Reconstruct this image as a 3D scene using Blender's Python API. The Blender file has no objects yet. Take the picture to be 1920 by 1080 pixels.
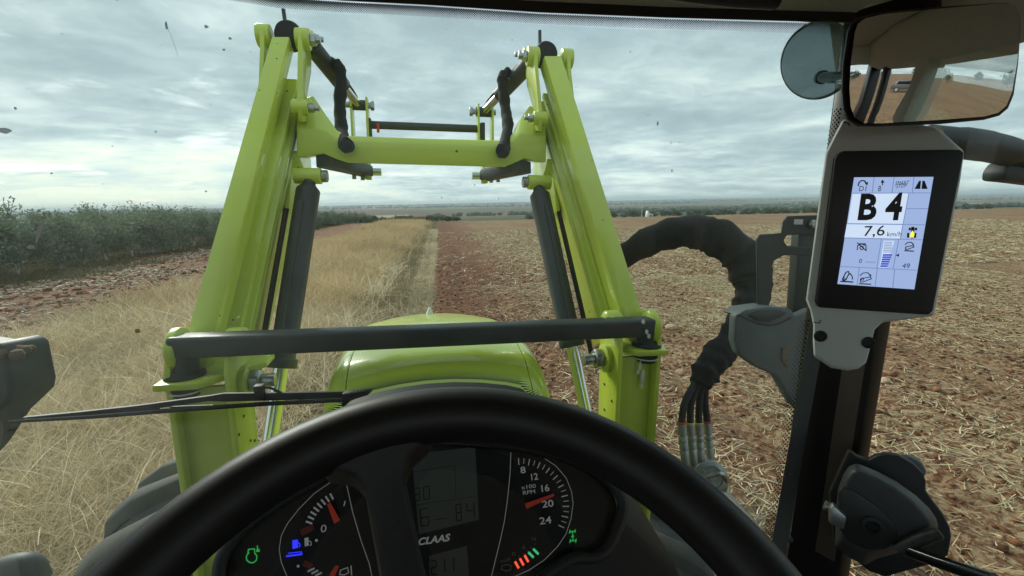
import bpy, bmesh, math, random
import numpy as np
from mathutils import Matrix, Vector

random.seed(7)
RNG = np.random.default_rng(7)
SC = bpy.context.scene
COL = SC.collection

# ------------------------------------------------------------------ camera
# Two frames: the tractor's own frame (x right, y forward, z up, origin at the eye)
# and the world, whose Y axis runs along the edge of the ploughed field.
FOC = 830.0
def rot(yaw, pitch, roll):
    cy, sy = math.cos(yaw), math.sin(yaw)
    f = np.array([sy*math.cos(pitch), cy*math.cos(pitch), math.sin(pitch)])
    r = np.array([cy, -sy, 0.0]); u = np.cross(r, f)
    return (math.cos(roll)*r + math.sin(roll)*u, -math.sin(roll)*r + math.cos(roll)*u, f)
RA = math.radians
CR, CU, CF = rot(RA(11.9507), RA(-10.5019), RA(0.2017))
WR, WU, WF = rot(RA(9.091), RA(-10.902), RA(-0.993))
EYE = np.array([-0.04533, 0.0, 0.0])
EYE_H = 2.25
ROT = np.column_stack((WR, WU, WF)) @ np.column_stack((CR, CU, CF)).T
TM = Matrix([list(ROT[i]) for i in range(3)]).to_4x4()
TM.translation = Vector(np.array([0, 0, EYE_H]) - ROT @ EYE)

cam = bpy.data.cameras.new('camera')
cam_ob = bpy.data.objects.new('camera', cam); COL.objects.link(cam_ob)
cam.sensor_width = 36.0; cam.lens = 36.0*FOC/1920.0
cam.clip_start = 0.02; cam.clip_end = 30000
cm = Matrix([[WR[i], WU[i], -WF[i]] for i in range(3)]).to_4x4()
cm.translation = Vector((0, 0, EYE_H)); cam_ob.matrix_world = cm
SC.camera = cam_ob

# ------------------------------------------------------------------ world, sun, exposure
SUN_AZ, SUN_EL = RA(-33), RA(32)
world = bpy.data.worlds.new('World'); SC.world = world; world.use_nodes = True
def N(nt, typ, **kw):
    n = nt.nodes.new(typ)
    for k, v in kw.items():
        if k == 'ins':
            for a, b in v.items(): n.inputs[a].default_value = b
        else: setattr(n, k, v)
    return n
def build_sky():
    nt = world.node_tree; nt.nodes.clear(); L = nt.links.new
    out = N(nt, 'ShaderNodeOutputWorld'); bg = N(nt, 'ShaderNodeBackground')
    bg.inputs['Strength'].default_value = 0.10
    sky = N(nt, 'ShaderNodeTexSky', sky_type='NISHITA', sun_disc=False)
    sky.sun_elevation = SUN_EL; sky.sun_rotation = SUN_AZ
    tc = N(nt, 'ShaderNodeTexCoord')
    sep = N(nt, 'ShaderNodeSeparateXYZ'); L(tc.outputs['Generated'], sep.inputs[0])
    def M(op, a, b=None, c=None, clamp=False):
        m = N(nt, 'ShaderNodeMath', operation=op, use_clamp=clamp)
        for i, x in enumerate((a, b, c)):
            if x is None: continue
            if isinstance(x, (int, float)): m.inputs[i].default_value = x
            else: L(x, m.inputs[i])
        return m.outputs[0]
    X, Y, Z = sep.outputs
    zz = M('ADD', M('MAXIMUM', Z, 0.0), 0.11)
    comb = N(nt, 'ShaderNodeCombineXYZ')
    L(M('DIVIDE', X, zz), comb.inputs[0]); L(M('DIVIDE', Y, zz), comb.inputs[1])
    mp = N(nt, 'ShaderNodeMapping'); L(comb.outputs[0], mp.inputs[0])
    mp.inputs['Rotation'].default_value = (0, 0, RA(-14)); mp.inputs['Scale'].default_value = (1.0, 1.2, 1)
    def noise(scale, detail, rough, dist=0.0, off=0.0):
        n = N(nt, 'ShaderNodeTexNoise', noise_dimensions='4D')
        L(mp.outputs[0], n.inputs['Vector'])
        n.inputs['Scale'].default_value = scale; n.inputs['Detail'].default_value = detail
        n.inputs['Roughness'].default_value = rough; n.inputs['Distortion'].default_value = dist
        n.inputs['W'].default_value = off
        return n.outputs['Fac']
    big = noise(0.75, 6, 0.55, 0.35, 1.3)
    mid = noise(3.2, 9, 0.62, 0.5, 4.1)
    # glow of the hidden sun, low at the front left
    sd = (math.sin(SUN_AZ)*math.cos(RA(9)), math.cos(SUN_AZ)*math.cos(RA(9)), math.sin(RA(9)))
    dot = N(nt, 'ShaderNodeVectorMath', operation='DOT_PRODUCT'); L(tc.outputs['Generated'], dot.inputs[0]); dot.inputs[1].default_value = sd
    glow = M('POWER', M('MAXIMUM', dot.outputs['Value'], 0.0), 7.0)
    low = M('SUBTRACT', 1.0, M('MULTIPLY', M('MAXIMUM', Z, 0.0), 2.6), clamp=True)   # brighter towards the horizon
    low2 = M('POWER', low, 2.0)
    t = M('ADD', M('ADD', M('MULTIPLY', big, 0.60), M('MULTIPLY', mid, 0.35)), 0.045)
    t = M('ADD', t, M('MULTIPLY', low2, 0.10))
    t = M('ADD', t, M('MULTIPLY', M('MULTIPLY', glow, low2), 0.22))
    ramp = N(nt, 'ShaderNodeValToRGB'); L(t, ramp.inputs[0])
    els = ramp.color_ramp.elements
    els[0].position = 0.33; els[0].color = (0.180, 0.228, 0.250, 1)
    els[1].position = 0.80; els[1].color = (0.56, 0.58, 0.49, 1)
    for p, c in ((0.50, (0.226, 0.284, 0.308, 1)), (0.58, (0.286, 0.346, 0.366, 1)), (0.68, (0.410, 0.468, 0.468, 1))):
        e = els.new(p); e.color = c
    # Nishita sky through the thin places
    gap = noise(1.1, 5, 0.6, 0.6, 9.7)
    gm = M('MULTIPLY', M('SUBTRACT', gap, 0.56, clamp=True), 4.0, clamp=True)
    gm = M('MULTIPLY', gm, 0.45)
    cl = N(nt, 'ShaderNodeMix', data_type='RGBA', blend_type='MULTIPLY')
    cl.inputs[0].default_value = 1.0; L(ramp.outputs[0], cl.inputs[6]); cl.inputs[7].default_value = (10, 10, 10, 1)
    mix = N(nt, 'ShaderNodeMix', data_type='RGBA')
    L(gm, mix.inputs[0]); L(cl.outputs[2], mix.inputs[6]); L(sky.outputs[0], mix.inputs[7])
    L(mix.outputs[2], bg.inputs['Color']); L(bg.outputs[0], out.inputs['Surface'])
build_sky()
sun = bpy.data.lights.new('sun', 'SUN'); sun.energy = 1.5; sun.angle = RA(22); sun.color = (1.0, 0.95, 0.86)
sun_ob = bpy.data.objects.new('sun', sun); COL.objects.link(sun_ob)
_d = Vector((math.sin(SUN_AZ)*math.cos(SUN_EL), math.cos(SUN_AZ)*math.cos(SUN_EL), math.sin(SUN_EL)))
sun_ob.rotation_euler = _d.to_track_quat('Z', 'Y').to_euler(); sun_ob.location = (0, 0, 30)
vs = SC.view_settings
SC.display_settings.display_device = 'sRGB'
vs.view_transform = 'Standard'; vs.look = 'None'; vs.gamma = 1.0; vs.exposure = 1.1; vs.use_curve_mapping = False
SC.render.engine = 'CYCLES'
cy = SC.cycles
cy.use_denoising = True; cy.max_bounces = 8; cy.diffuse_bounces = 3; cy.glossy_bounces = 4
cy.transparent_max_bounces = 24; cy.volume_bounces = 0; cy.sample_clamp_indirect = 6.0
cy.use_fast_gi = False

# ------------------------------------------------------------------ helpers: rays, planes
def V3(p): return np.asarray(p, float)
def ray(px, py): return CF + CR*(px-960)/FOC - CU*(py-540)/FOC
def onX(q, X): d = ray(*q); return EYE + d*(X-EYE[0])/d[0]
def onY(q, Y): d = ray(*q); return EYE + d*Y/d[1]
def onZ(q, Z): d = ray(*q); return EYE + d*Z/d[2]
def unit(v): v = V3(v); return v/np.linalg.norm(v)
class Plane:
    """A physical plane in the tractor frame: origin, u (right), v (up), n towards the viewer side."""
    def __init__(s, o, u, v):
        s.o = V3(o); s.u = unit(u); v = V3(v); s.v = unit(v - s.u*(v@s.u)); s.n = np.cross(s.u, s.v)
    def px(s, q, off=0.0):
        d = ray(*q); o = s.o + s.n*off
        return EYE + d*((o-EYE)@s.n)/(d@s.n)
    def at(s, a, b, off=0.0): return s.o + s.u*a + s.v*b + s.n*off

# ------------------------------------------------------------------ helpers: materials
MATS = {}
def mat(name, color, rough=0.5, metal=0.0, spec=0.5, coat=0.0, noise=0.0, nscale=20, bump=0.0, bscale=60, emit=None, estr=1.0, rvar=0.0, dust=None, dustamt=0.0, specks=0.0):
    m = bpy.data.materials.new(name); m.use_nodes = True; nt = m.node_tree; L = nt.links.new
    b = nt.nodes['Principled BSDF']
    b.inputs['Base Color'].default_value = (*color, 1); b.inputs['Roughness'].default_value = rough
    b.inputs['Metallic'].default_value = metal; b.inputs['Specular IOR Level'].default_value = spec
    b.inputs['Coat Weight'].default_value = coat; b.inputs['Coat Roughness'].default_value = 0.08
    tc = N(nt, 'ShaderNodeTexCoord')
    colsock = None
    if noise > 0:
        n = N(nt, 'ShaderNodeTexNoise'); n.inputs['Scale'].default_value = nscale; n.inputs['Detail'].default_value = 6
        n.inputs['Roughness'].default_value = 0.65
        L(tc.outputs['Object'], n.inputs['Vector'])
        mx = N(nt, 'ShaderNodeMix', data_type='RGBA')
        mx.inputs[6].default_value = (*[c*(1-noise) for c in color], 1); mx.inputs[7].default_value = (*[min(1, c*(1+noise)) for c in color], 1)
        L(n.outputs['Fac'], mx.inputs[0]); colsock = mx.outputs[2]
    if dust is not None:
        n2 = N(nt, 'ShaderNodeTexNoise'); n2.inputs['Scale'].default_value = nscale*0.35; n2.inputs['Detail'].default_value = 8
        n2.inputs['Roughness'].default_value = 0.7; L(tc.outputs['Object'], n2.inputs['Vector'])
        r = N(nt, 'ShaderNodeMapRange'); r.inputs[1].default_value = 0.42; r.inputs[2].default_value = 0.72
        r.inputs[3].default_value = 0; r.inputs[4].default_value = dustamt; L(n2.outputs['Fac'], r.inputs[0])
        mx = N(nt, 'ShaderNodeMix', data_type='RGBA'); L(r.outputs[0], mx.inputs[0])
        if colsock is not None: L(colsock, mx.inputs[6])
        else: mx.inputs[6].default_value = (*color, 1)
        mx.inputs[7].default_value = (*dust, 1); colsock = mx.outputs[2]
        rr = N(nt, 'ShaderNodeMapRange'); rr.inputs[1].default_value = 0; rr.inputs[2].default_value = max(dustamt, .01)
        rr.inputs[3].default_value = rough; rr.inputs[4].default_value = min(1, rough+0.35); L(r.outputs[0], rr.inputs[0]); L(rr.outputs[0], b.inputs['Roughness'])
    if specks > 0:   # small dried splashes
        vo = N(nt, 'ShaderNodeTexVoronoi'); vo.inputs['Scale'].default_value = specks; L(tc.outputs['Object'], vo.inputs['Vector'])
        sc_ = N(nt, 'ShaderNodeSeparateColor'); L(vo.outputs['Color'], sc_.inputs[0])
        th = N(nt, 'ShaderNodeMapRange'); th.inputs[1].default_value = .55; th.inputs[2].default_value = 1.0; th.inputs[3].default_value = 0.0; th.inputs[4].default_value = .10; L(sc_.outputs[0], th.inputs[0])
        lt_ = N(nt, 'ShaderNodeMath', operation='LESS_THAN'); L(vo.outputs['Distance'], lt_.inputs[0]); L(th.outputs[0], lt_.inputs[1])
        mx = N(nt, 'ShaderNodeMix', data_type='RGBA'); L(lt_.outputs[0], mx.inputs[0]); L(colsock, mx.inputs[6]); mx.inputs[7].default_value = (.10, .085, .045, 1); colsock = mx.outputs[2]
    if colsock is not None: L(colsock, b.inputs['Base Color'])
    if bump > 0:
        n = N(nt, 'ShaderNodeTexNoise'); n.inputs['Scale'].default_value = bscale; n.inputs['Detail'].default_value = 4
        L(tc.outputs['Object'], n.inputs['Vector'])
        bp = N(nt, 'ShaderNodeBump'); bp.inputs['Strength'].default_value = bump; bp.inputs['Distance'].default_value = 0.002
        L(n.outputs['Fac'], bp.inputs['Height']); L(bp.outputs[0], b.inputs['Normal'])
    if emit is not None:
        b.inputs['Emission Color'].default_value = (*emit, 1); b.inputs['Emission Strength'].default_value = estr
    MATS[name] = m; return m

GREEN = mat('green_paint', (0.58, 0.70, 0.065), 0.28, coat=0.4, noise=0.06, nscale=5, dust=(0.46, 0.43, 0.30), dustamt=0.30, specks=20)
GREEN_HOOD = mat('green_bonnet_paint', (0.56, 0.69, 0.075), 0.22, coat=0.6, noise=0.04, nscale=3, dust=(0.46, 0.45, 0.30), dustamt=0.10)
DGREY = mat('dark_grey_paint', (0.034, 0.042, 0.045), 0.38, noise=0.2, nscale=14, dust=(0.25, 0.23, 0.19), dustamt=0.14)
BLACKP = mat('black_plastic', (0.014, 0.015, 0.015), 0.55, bump=0.15, bscale=500)
BLACKSOFT = mat('black_soft_grip', (0.0065, 0.007, 0.007), 0.46, bump=0.05, bscale=900, noise=0.2, nscale=40)
BLACKGLOSS = mat('black_gloss', (0.008, 0.009, 0.010), 0.12)
RUBBER = mat('black_rubber', (0.018, 0.018, 0.018), 0.7, noise=0.3, nscale=12)
TYREM = mat('dusty_tyre_rubber', (0.060, 0.060, 0.060), 0.75, noise=0.3, nscale=9, dust=(0.24, 0.20, 0.16), dustamt=0.65, bump=0.5, bscale=60)
SLEEVE = mat('black_woven_sleeve', (0.008, 0.009, 0.009), 0.85, noise=0.25, nscale=20, dust=(0.2, 0.17, 0.14), dustamt=0.05, bump=0.6, bscale=260)
STEEL = mat('zinc_steel', (0.42, 0.44, 0.43), 0.35, metal=0.9, noise=0.2, nscale=30)
CHROME = mat('chromed_rod', (0.78, 0.80, 0.80), 0.20, metal=1.0)
FITTING = mat('worn_fitting_steel', (0.36, 0.38, 0.36), 0.42, metal=0.75, noise=0.35, nscale=60, dust=(0.3, 0.26, 0.2), dustamt=0.35)
TRIM = mat('grey_trim_plastic', (0.60, 0.655, 0.63), 0.55, bump=0.2, bscale=600, noise=0.04, nscale=10)
LINER = mat('headliner_fabric', (0.50, 0.50, 0.44), 0.9, noise=0.10, nscale=60, bump=0.3, bscale=400)
SEALM = mat('grey_glass_seal', (0.10, 0.112, 0.11), 0.6, noise=.3, nscale=30)
DPLAST = mat('dark_grey_plastic', (0.040, 0.045, 0.046), 0.5, bump=0.12, bscale=500)
LAMPD = mat('dark_lamp_plastic', (0.035, 0.042, 0.044), 0.45, noise=0.12, nscale=14, dust=(0.25, 0.25, 0.22), dustamt=0.12)
BEZEL = mat('matt_black_bezel', (0.020, 0.022, 0.022), 0.42, bump=0.08, bscale=600)
PILLARM = mat('dark_pillar_paint', (0.012, 0.011, 0.010), 0.32)
STRIPEM = mat('brown_pillar_strip', (0.085, 0.062, 0.045), 0.5)
LAMPG = mat('grey_lamp_plastic', (0.105, 0.125, 0.128), 0.5, noise=0.12, nscale=14, dust=(0.3, 0.3, 0.27), dustamt=0.25)
MIRG = mat('mirror_glass', (0.80, 0.83, 0.82), 0.015, metal=1.0)
MUD = mat('dried_mud', (0.20, 0.15, 0.10), 0.95, noise=0.4, nscale=60, bump=1.0, bscale=90)
WHITEM = mat('white_droppings', (0.75, 0.76, 0.72), 0.8, noise=0.2, nscale=60)
WHITEP = mat('white_paint', (0.75, 0.77, 0.76), 0.5)
SPECK = mat('dark_splash', (0.03, 0.035, 0.035), 0.8); SPECK.node_tree.nodes['Principled BSDF'].inputs['Alpha'].default_value = 0.75
SMEAR = mat('pale_smear', (0.55, 0.57, 0.55), 0.9)
LETTER = mat('grey_lettering_added_glow', (0.62, 0.63, 0.61), 0.6, emit=(.6, .62, .6), estr=.07)  # slight emission added to brighten the print; it is unlit by day
LETTERD = mat('dim_lettering', (0.25, 0.255, 0.25), 0.6)
REDN = mat('red_needle', (0.45, 0.05, 0.03), 0.5, emit=(0.55, 0.06, 0.03), estr=0.06)
REDL = mat('red_led', (0.4, 0.05, 0.03), 0.5, emit=(1.0, 0.11, 0.05), estr=0.55)
GRNL = mat('green_led', (0.05, 0.3, 0.12), 0.5, emit=(0.07, 0.62, 0.22), estr=0.35)
GRND = mat('green_symbol', (0.03, 0.2, 0.06), 0.5, emit=(0.04, 0.50, 0.09), estr=0.28)
BLUL = mat('blue_symbol', (0.03, 0.03, 0.4), 0.5, emit=(0.03, 0.04, 1.0), estr=0.5)
LCD = mat('lcd_panel', (0.085, 0.10, 0.09), 0.4, emit=(.17, .2, .18), estr=.012)
LCDD = mat('lcd_digits', (0.006, 0.007, 0.008), 0.5)
FACE = mat('cluster_face', (0.007, 0.007, 0.008), 0.5)
ORANGE = mat('faded_red_mark', (0.30, 0.05, 0.03), 0.5)
def emitmat(name, c, s=1.0):
    return mat(name, tuple(x*0.3 for x in c), 0.35, emit=c, estr=s)
SCR = emitmat('screen_blue', (0.36, 0.48, 0.78), 0.42)
SCRW = emitmat('screen_white', (0.60, 0.72, 0.90), 0.46)
SCRK = mat('screen_ink', (0.006, 0.007, 0.012), 0.4)
SCRL = emitmat('screen_line', (0.17, 0.24, 0.46), 0.45)
SCRG = emitmat('screen_bar_grey', (0.25, 0.33, 0.52), 0.5)
SCRB = emitmat('screen_bar_blue', (0.015, 0.035, 0.30), 0.9)
SCRY = emitmat('screen_yellow', (0.75, 0.60, 0.06), 0.8)

def glassmat(name, tint, refl=0.05, dirt_veil=0.02, rough=0.0):
    """Thin laminated pane: tinted transmission, a faint mirror reflection, a film of dust that also carries a painted veil of glare."""
    m = bpy.data.materials.new(name); m.use_nodes = True; nt = m.node_tree; L = nt.links.new; nt.nodes.clear()
    out = N(nt, 'ShaderNodeOutputMaterial'); tr = N(nt, 'ShaderNodeBsdfTransparent'); tr.inputs[0].default_value = (*tint, 1)
    gl = N(nt, 'ShaderNodeBsdfGlossy'); gl.inputs['Roughness'].default_value = rough; gl.inputs[0].default_value = (0.9, 1, 0.96, 1)
    df = N(nt, 'ShaderNodeBsdfDiffuse'); df.inputs[0].default_value = (0.62, 0.68, 0.64, 1)
    tl = N(nt, 'ShaderNodeBsdfTranslucent'); tl.inputs[0].default_value = (0.62, 0.68, 0.64, 1)
    a0 = N(nt, 'ShaderNodeMixShader'); a0.inputs[0].default_value = 0.6; L(df.outputs[0], a0.inputs[1]); L(tl.outputs[0], a0.inputs[2])
    fr = N(nt, 'ShaderNodeFresnel'); fr.inputs['IOR'].default_value = 1.45
    fm = N(nt, 'ShaderNodeMath', operation='MULTIPLY'); L(fr.outputs[0], fm.inputs[0]); fm.inputs[1].default_value = refl
    s1 = N(nt, 'ShaderNodeMixShader'); L(fm.outputs[0], s1.inputs[0]); L(tr.outputs[0], s1.inputs[1]); L(gl.outputs[0], s1.inputs[2])
    tc = N(nt, 'ShaderNodeTexCoord'); n = N(nt, 'ShaderNodeTexNoise'); n.inputs['Scale'].default_value = 3.5
    n.inputs['Detail'].default_value = 7; n.inputs['Roughness'].default_value = 0.68; L(tc.outputs['Object'], n.inputs[0])
    r = N(nt, 'ShaderNodeMapRange'); r.inputs[1].default_value = 0.35; r.inputs[2].default_value = 0.8; r.inputs[3].default_value = dirt_veil*0.35; r.inputs[4].default_value = dirt_veil*2.4
    L(n.outputs['Fac'], r.inputs[0])
    if dirt_veil > .014:  # film raised towards the left to imitate sun glare veiling the glass
        sp = N(nt, 'ShaderNodeSeparateXYZ'); L(tc.outputs['Object'], sp.inputs[0]); q = N(nt, 'ShaderNodeMapRange', interpolation_type='SMOOTHSTEP')
        q.inputs[1].default_value = -.10; q.inputs[2].default_value = -.55; q.inputs[3].default_value = 1; q.inputs[4].default_value = 3.4; L(sp.outputs[0], q.inputs[0])
        mm = N(nt, 'ShaderNodeMath', operation='MULTIPLY'); L(r.outputs[0], mm.inputs[0]); L(q.outputs[0], mm.inputs[1]); r = mm
    s2 = N(nt, 'ShaderNodeMixShader'); L(r.outputs[0], s2.inputs[0]); L(s1.outputs[0], s2.inputs[1]); L(a0.outputs[0], s2.inputs[2])
    L(s2.outputs[0], out.inputs[0]); MATS[name] = m; return m
GLASS = glassmat('tinted_windscreen_glass', (0.90, 0.965, 0.93), 0.5, 0.016)
DGLASS = glassmat('tinted_door_glass', (0.90, 0.955, 0.92), 0.4, 0.012)
LENS = glassmat('cluster_lens', (0.93, 0.94, 0.94), 1.3, 0.004)
DISKM = glassmat('smoked_plastic', (0.42, 0.47, 0.48), 1.0, 0.12, 0.1)

# ------------------------------------------------------------------ helpers: meshes and objects
ORG = {}        # object -> its origin in the tractor frame (or world frame for world things)
RIG = []        # top-level objects that live in the tractor frame
class MB:
    def __init__(s): s.V = []; s.F = []; s.M = []
    def add(s, verts, faces, m=0):
        k = len(s.V); s.V += [tuple(map(float, v)) for v in verts]
        s.F += [tuple(i+k for i in f) for f in faces]; s.M += [m]*len(faces); return s
    def prism(s, pts, vec, m=0):
        n = len(pts); pts = [V3(p) for p in pts]; vec = V3(vec)
        vs_ = pts + [p+vec for p in pts]
        s.add(vs_, [tuple(range(n)), tuple(range(2*n-1, n-1, -1))] + [(i, i+n, (i+1) % n + n, (i+1) % n) for i in range(n)], m); return s
    def face(s, pts, m=0): return s.add(pts, [tuple(range(len(pts)))], m)
    def box(s, c, hx, hy, hz, m=0):
        c, hx, hy, hz = map(V3, (c, hx, hy, hz))
        return s.prism([c-hx-hy-hz, c+hx-hy-hz, c+hx+hy-hz, c-hx+hy-hz], 2*hz, m)
    def abox(s, lo, hi, m=0):
        lo, hi = V3(lo), V3(hi); c = (lo+hi)/2; h = (hi-lo)/2
        return s.box(c, (h[0], 0, 0), (0, h[1], 0), (0, 0, h[2]), m)
    def beam(s, p0, p1, side, w0, h0, w1=None, h1=None, m=0):
        """rectangular bar from p0 to p1; side = width direction"""
        p0, p1 = V3(p0), V3(p1); a = unit(p1-p0); sd = V3(side); sd = unit(sd - a*(a@sd)); up = np.cross(sd, a)
        w1 = w0 if w1 is None else w1; h1 = h0 if h1 is None else h1
        A = [p0+sd*x*w0/2+up*y*h0/2 for x, y in ((-1, -1), (1, -1), (1, 1), (-1, 1))]
        B = [p1+sd*x*w1/2+up*y*h1/2 for x, y in ((-1, -1), (1, -1), (1, 1), (-1, 1))]
        return s.loft([A, B], m)
    def loft(s, rings, m=0, closed=True, caps=True):
        n = len(rings[0]); vs_ = [p for r in rings for p in r]; fs = []
        for i in range(len(rings)-1):
            for j in range(n if closed else n-1):
                j2 = (j+1) % n
                fs.append((i*n+j, i*n+j2, (i+1)*n+j2, (i+1)*n+j))
        if caps and closed:
            fs.append(tuple(range(n-1, -1, -1))); fs.append(tuple((len(rings)-1)*n+j for j in range(n)))
        return s.add(vs_, fs, m)
    def tube(s, path, rad, n=12, m=0, caps=True, jitter=None):
        path = [V3(p) for p in path]; k = len(path)
        if not hasattr(rad, '__len__'): rad = [rad]*k
        rings = []; prev = None
        for i in range(k):
            t = unit(path[min(i+1, k-1)] - path[max(i-1, 0)])
            ref = prev if prev is not None else (np.array([0, 0, 1.0]) if abs(t[2]) < .9 else np.array([1.0, 0, 0]))
            a = unit(ref - t*(t@ref)); b = np.cross(t, a); prev = a
            ring = []
            for j in range(n):
                th = 2*math.pi*j/n; r = rad[i]*(1 if jitter is None else jitter(i, j))
                ring.append(path[i]+(a*math.cos(th)+b*math.sin(th))*r)
            rings.append(ring)
        return s.loft(rings, m, True, caps)
    def cyl(s, p0, p1, r0, r1=None, n=20, m=0): return s.tube([p0, p1], [r0, r0 if r1 is None else r1], n, m)
    def lathe(s, p, axis, prof, n=24, m=0, a0=None):
        """profile [(radius, height)] turned about an axis"""
        p = V3(p); ax = unit(axis); ref = np.array([0, 0, 1.0]) if abs(ax[2]) < .9 else np.array([1.0, 0, 0])
        a = unit(ref - ax*(ax@ref)); b = np.cross(ax, a)
        rings = [[p+ax*h+(a*math.cos(2*math.pi*j/n)+b*math.sin(2*math.pi*j/n))*max(r, 1e-5) for j in range(n)] for r, h in prof]
        return s.loft(rings, m)
    def hexnut(s, p, axis, r, h, m=0): return s.lathe(p, axis, [(r*.9, 0), (r, h*.1), (r, h*.9), (r*.85, h)], 6, m)
    def line(s, pl, pxs, wpx, off, m=0, closed=False):
        """flat stroke on a plane along pixel points"""
        P = [pl.px(q, off) for q in pxs]
        if closed: P.append(P[0])
        for i in range(len(P)-1):
            d = P[i+1]-P[i]; l = np.linalg.norm(d)
            if l < 1e-7: continue
            w = wpx*np.linalg.norm(P[i]-EYE)/FOC/2; sd = np.cross(pl.n, d/l)*w; e = d/l*w*.5
            s.face([P[i]-sd-e, P[i+1]-sd+e, P[i+1]+sd+e, P[i]+sd-e], m)
        return s
    def poly(s, pl, pxs, off, m=0): return s.face([pl.px(q, off) for q in pxs], m)
    def text(s, body, pl, a, b, hpx, off, m=0, shear=0.0, bold=0.0, up=None):
        """lettering from pixel a (baseline start) to b (baseline end) with cap height hpx"""
        vv, ff = text_mesh(body, shear, bold)
        A, B = pl.px(a, off), pl.px(b, off); x0, x1 = vv[:, 0].min(), vv[:, 0].max(); y0 = 0.0; y1 = TEXT_CAP
        ex = (B-A)/(x1-x0); ey = (pl.v if up is None else up)*hpx*np.linalg.norm(A-EYE)/FOC/(y1-y0)
        return s.add([A+ex*(x-x0)+ey*(y-y0) for x, y in vv], ff, m)
    def build(s, name, mats, parent=None, bevel=0.0, seg=2, smooth=38, org=None, rig=True, recalc=True):
        if not isinstance(mats, (list, tuple)): mats = [mats]
        o0 = ORG[parent.name] if parent is not None else (V3(org) if org is not None else np.zeros(3))
        bm = bmesh.new(); vs_ = [bm.verts.new(tuple(V3(v)-o0)) for v in s.V]
        for f, mi in zip(s.F, s.M):
            try:
                fc = bm.faces.new([vs_[i] for i in f]); fc.material_index = mi
            except ValueError: pass
        if recalc: bmesh.ops.recalc_face_normals(bm, faces=bm.faces)
        if bevel > 0:
            es = [e for e in bm.edges if len(e.link_faces) == 2 and e.calc_face_angle(0) > RA(32)]
            bmesh.ops.bevel(bm, geom=es, offset=bevel, segments=seg, profile=0.5, affect='EDGES', clamp_overlap=True)
        me = bpy.data.meshes.new(name); bm.to_mesh(me); bm.free()
        for m_ in mats: me.materials.append(m_)
        if smooth:
            me.polygons.foreach_set('use_smooth', [True]*len(me.polygons)); me.set_sharp_from_angle(angle=RA(smooth))
        ob = bpy.data.objects.new(name, me); COL.objects.link(ob)
        ORG[ob.name] = o0
        if parent is not None: ob.parent = parent
        elif rig:
            RIG.append(ob); ob.location = Vector(o0)
        else: ob.location = Vector(o0)
        return ob
TEXT_CAP = 0.729
_tc = {}
def text_mesh(body, shear, bold):
    k = (body, shear, bold)
    if k not in _tc:
        cu = bpy.data.curves.new('lettering', 'FONT'); cu.body = body; cu.shear = shear; cu.offset = bold; cu.resolution_u = 3
        o = bpy.data.objects.new('lettering', cu); COL.objects.link(o)
        dg = bpy.context.evaluated_depsgraph_get(); me = bpy.data.meshes.new_from_object(o.evaluated_get(dg))
        vv = np.array([tuple(v.co)[:2] for v in me.vertices]); ff = [tuple(p.vertices) for p in me.polygons]
        bpy.data.objects.remove(o); bpy.data.curves.remove(cu); bpy.data.meshes.remove(me)
        _tc[k] = (vv, ff)
    return _tc[k]
def tag(o, label=None, cat=None, group=None, kind=None):
    if label: o['label'] = label
    if cat: o['category'] = cat
    if group: o['group'] = group
    if kind: o['kind'] = kind
    return o
def thing(name, base, label, cat, group=None, rig=True):
    o = bpy.data.objects.new(name, None); COL.objects.link(o); o.empty_display_size = 0.1
    ORG[o.name] = V3(base); o.location = Vector(V3(base))
    if rig: RIG.append(o)
    return tag(o, label, cat, group)
def arr_mesh(name, verts, faces, mats, col=None, smooth=False):
    """fast mesh from numpy arrays; faces (n,4) or (n,3)"""
    me = bpy.data.meshes.new(name); k = faces.shape[1]
    me.vertices.add(len(verts)); me.vertices.foreach_set('co', np.ascontiguousarray(verts, np.float32).ravel())
    me.loops.add(faces.size); me.loops.foreach_set('vertex_index', np.ascontiguousarray(faces, np.int32).ravel())
    me.polygons.add(len(faces)); me.polygons.foreach_set('loop_start', np.arange(0, faces.size, k, dtype=np.int32))
    me.polygons.foreach_set('loop_total', np.full(len(faces), k, np.int32))
    if smooth: me.polygons.foreach_set('use_smooth', np.ones(len(faces), bool))
    me.update(calc_edges=True)
    if col is not None:
        a = me.color_attributes.new('tint', 'FLOAT_COLOR', 'POINT')
        c = np.ones((len(verts), 4), np.float32); c[:, :3] = col; a.data.foreach_set('color', c.ravel())
    for m in mats if isinstance(mats, (list, tuple)) else [mats]: me.materials.append(m)
    ob = bpy.data.objects.new(name, me); COL.objects.link(ob); return ob
def smooth_path(pts, k=6):
    """Catmull-Rom through points"""
    P = [V3(p) for p in pts]; P = [2*P[0]-P[1]] + P + [2*P[-1]-P[-2]]; out = []
    for i in range(1, len(P)-2):
        for j in range(k):
            t = j/k; a, b, c, d = P[i-1], P[i], P[i+1], P[i+2]
            out.append(0.5*((2*b)+(-a+c)*t+(2*a-5*b+4*c-d)*t*t+(-a+3*b-3*c+d)*t**3))
    out.append(P[-2]); return out

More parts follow.
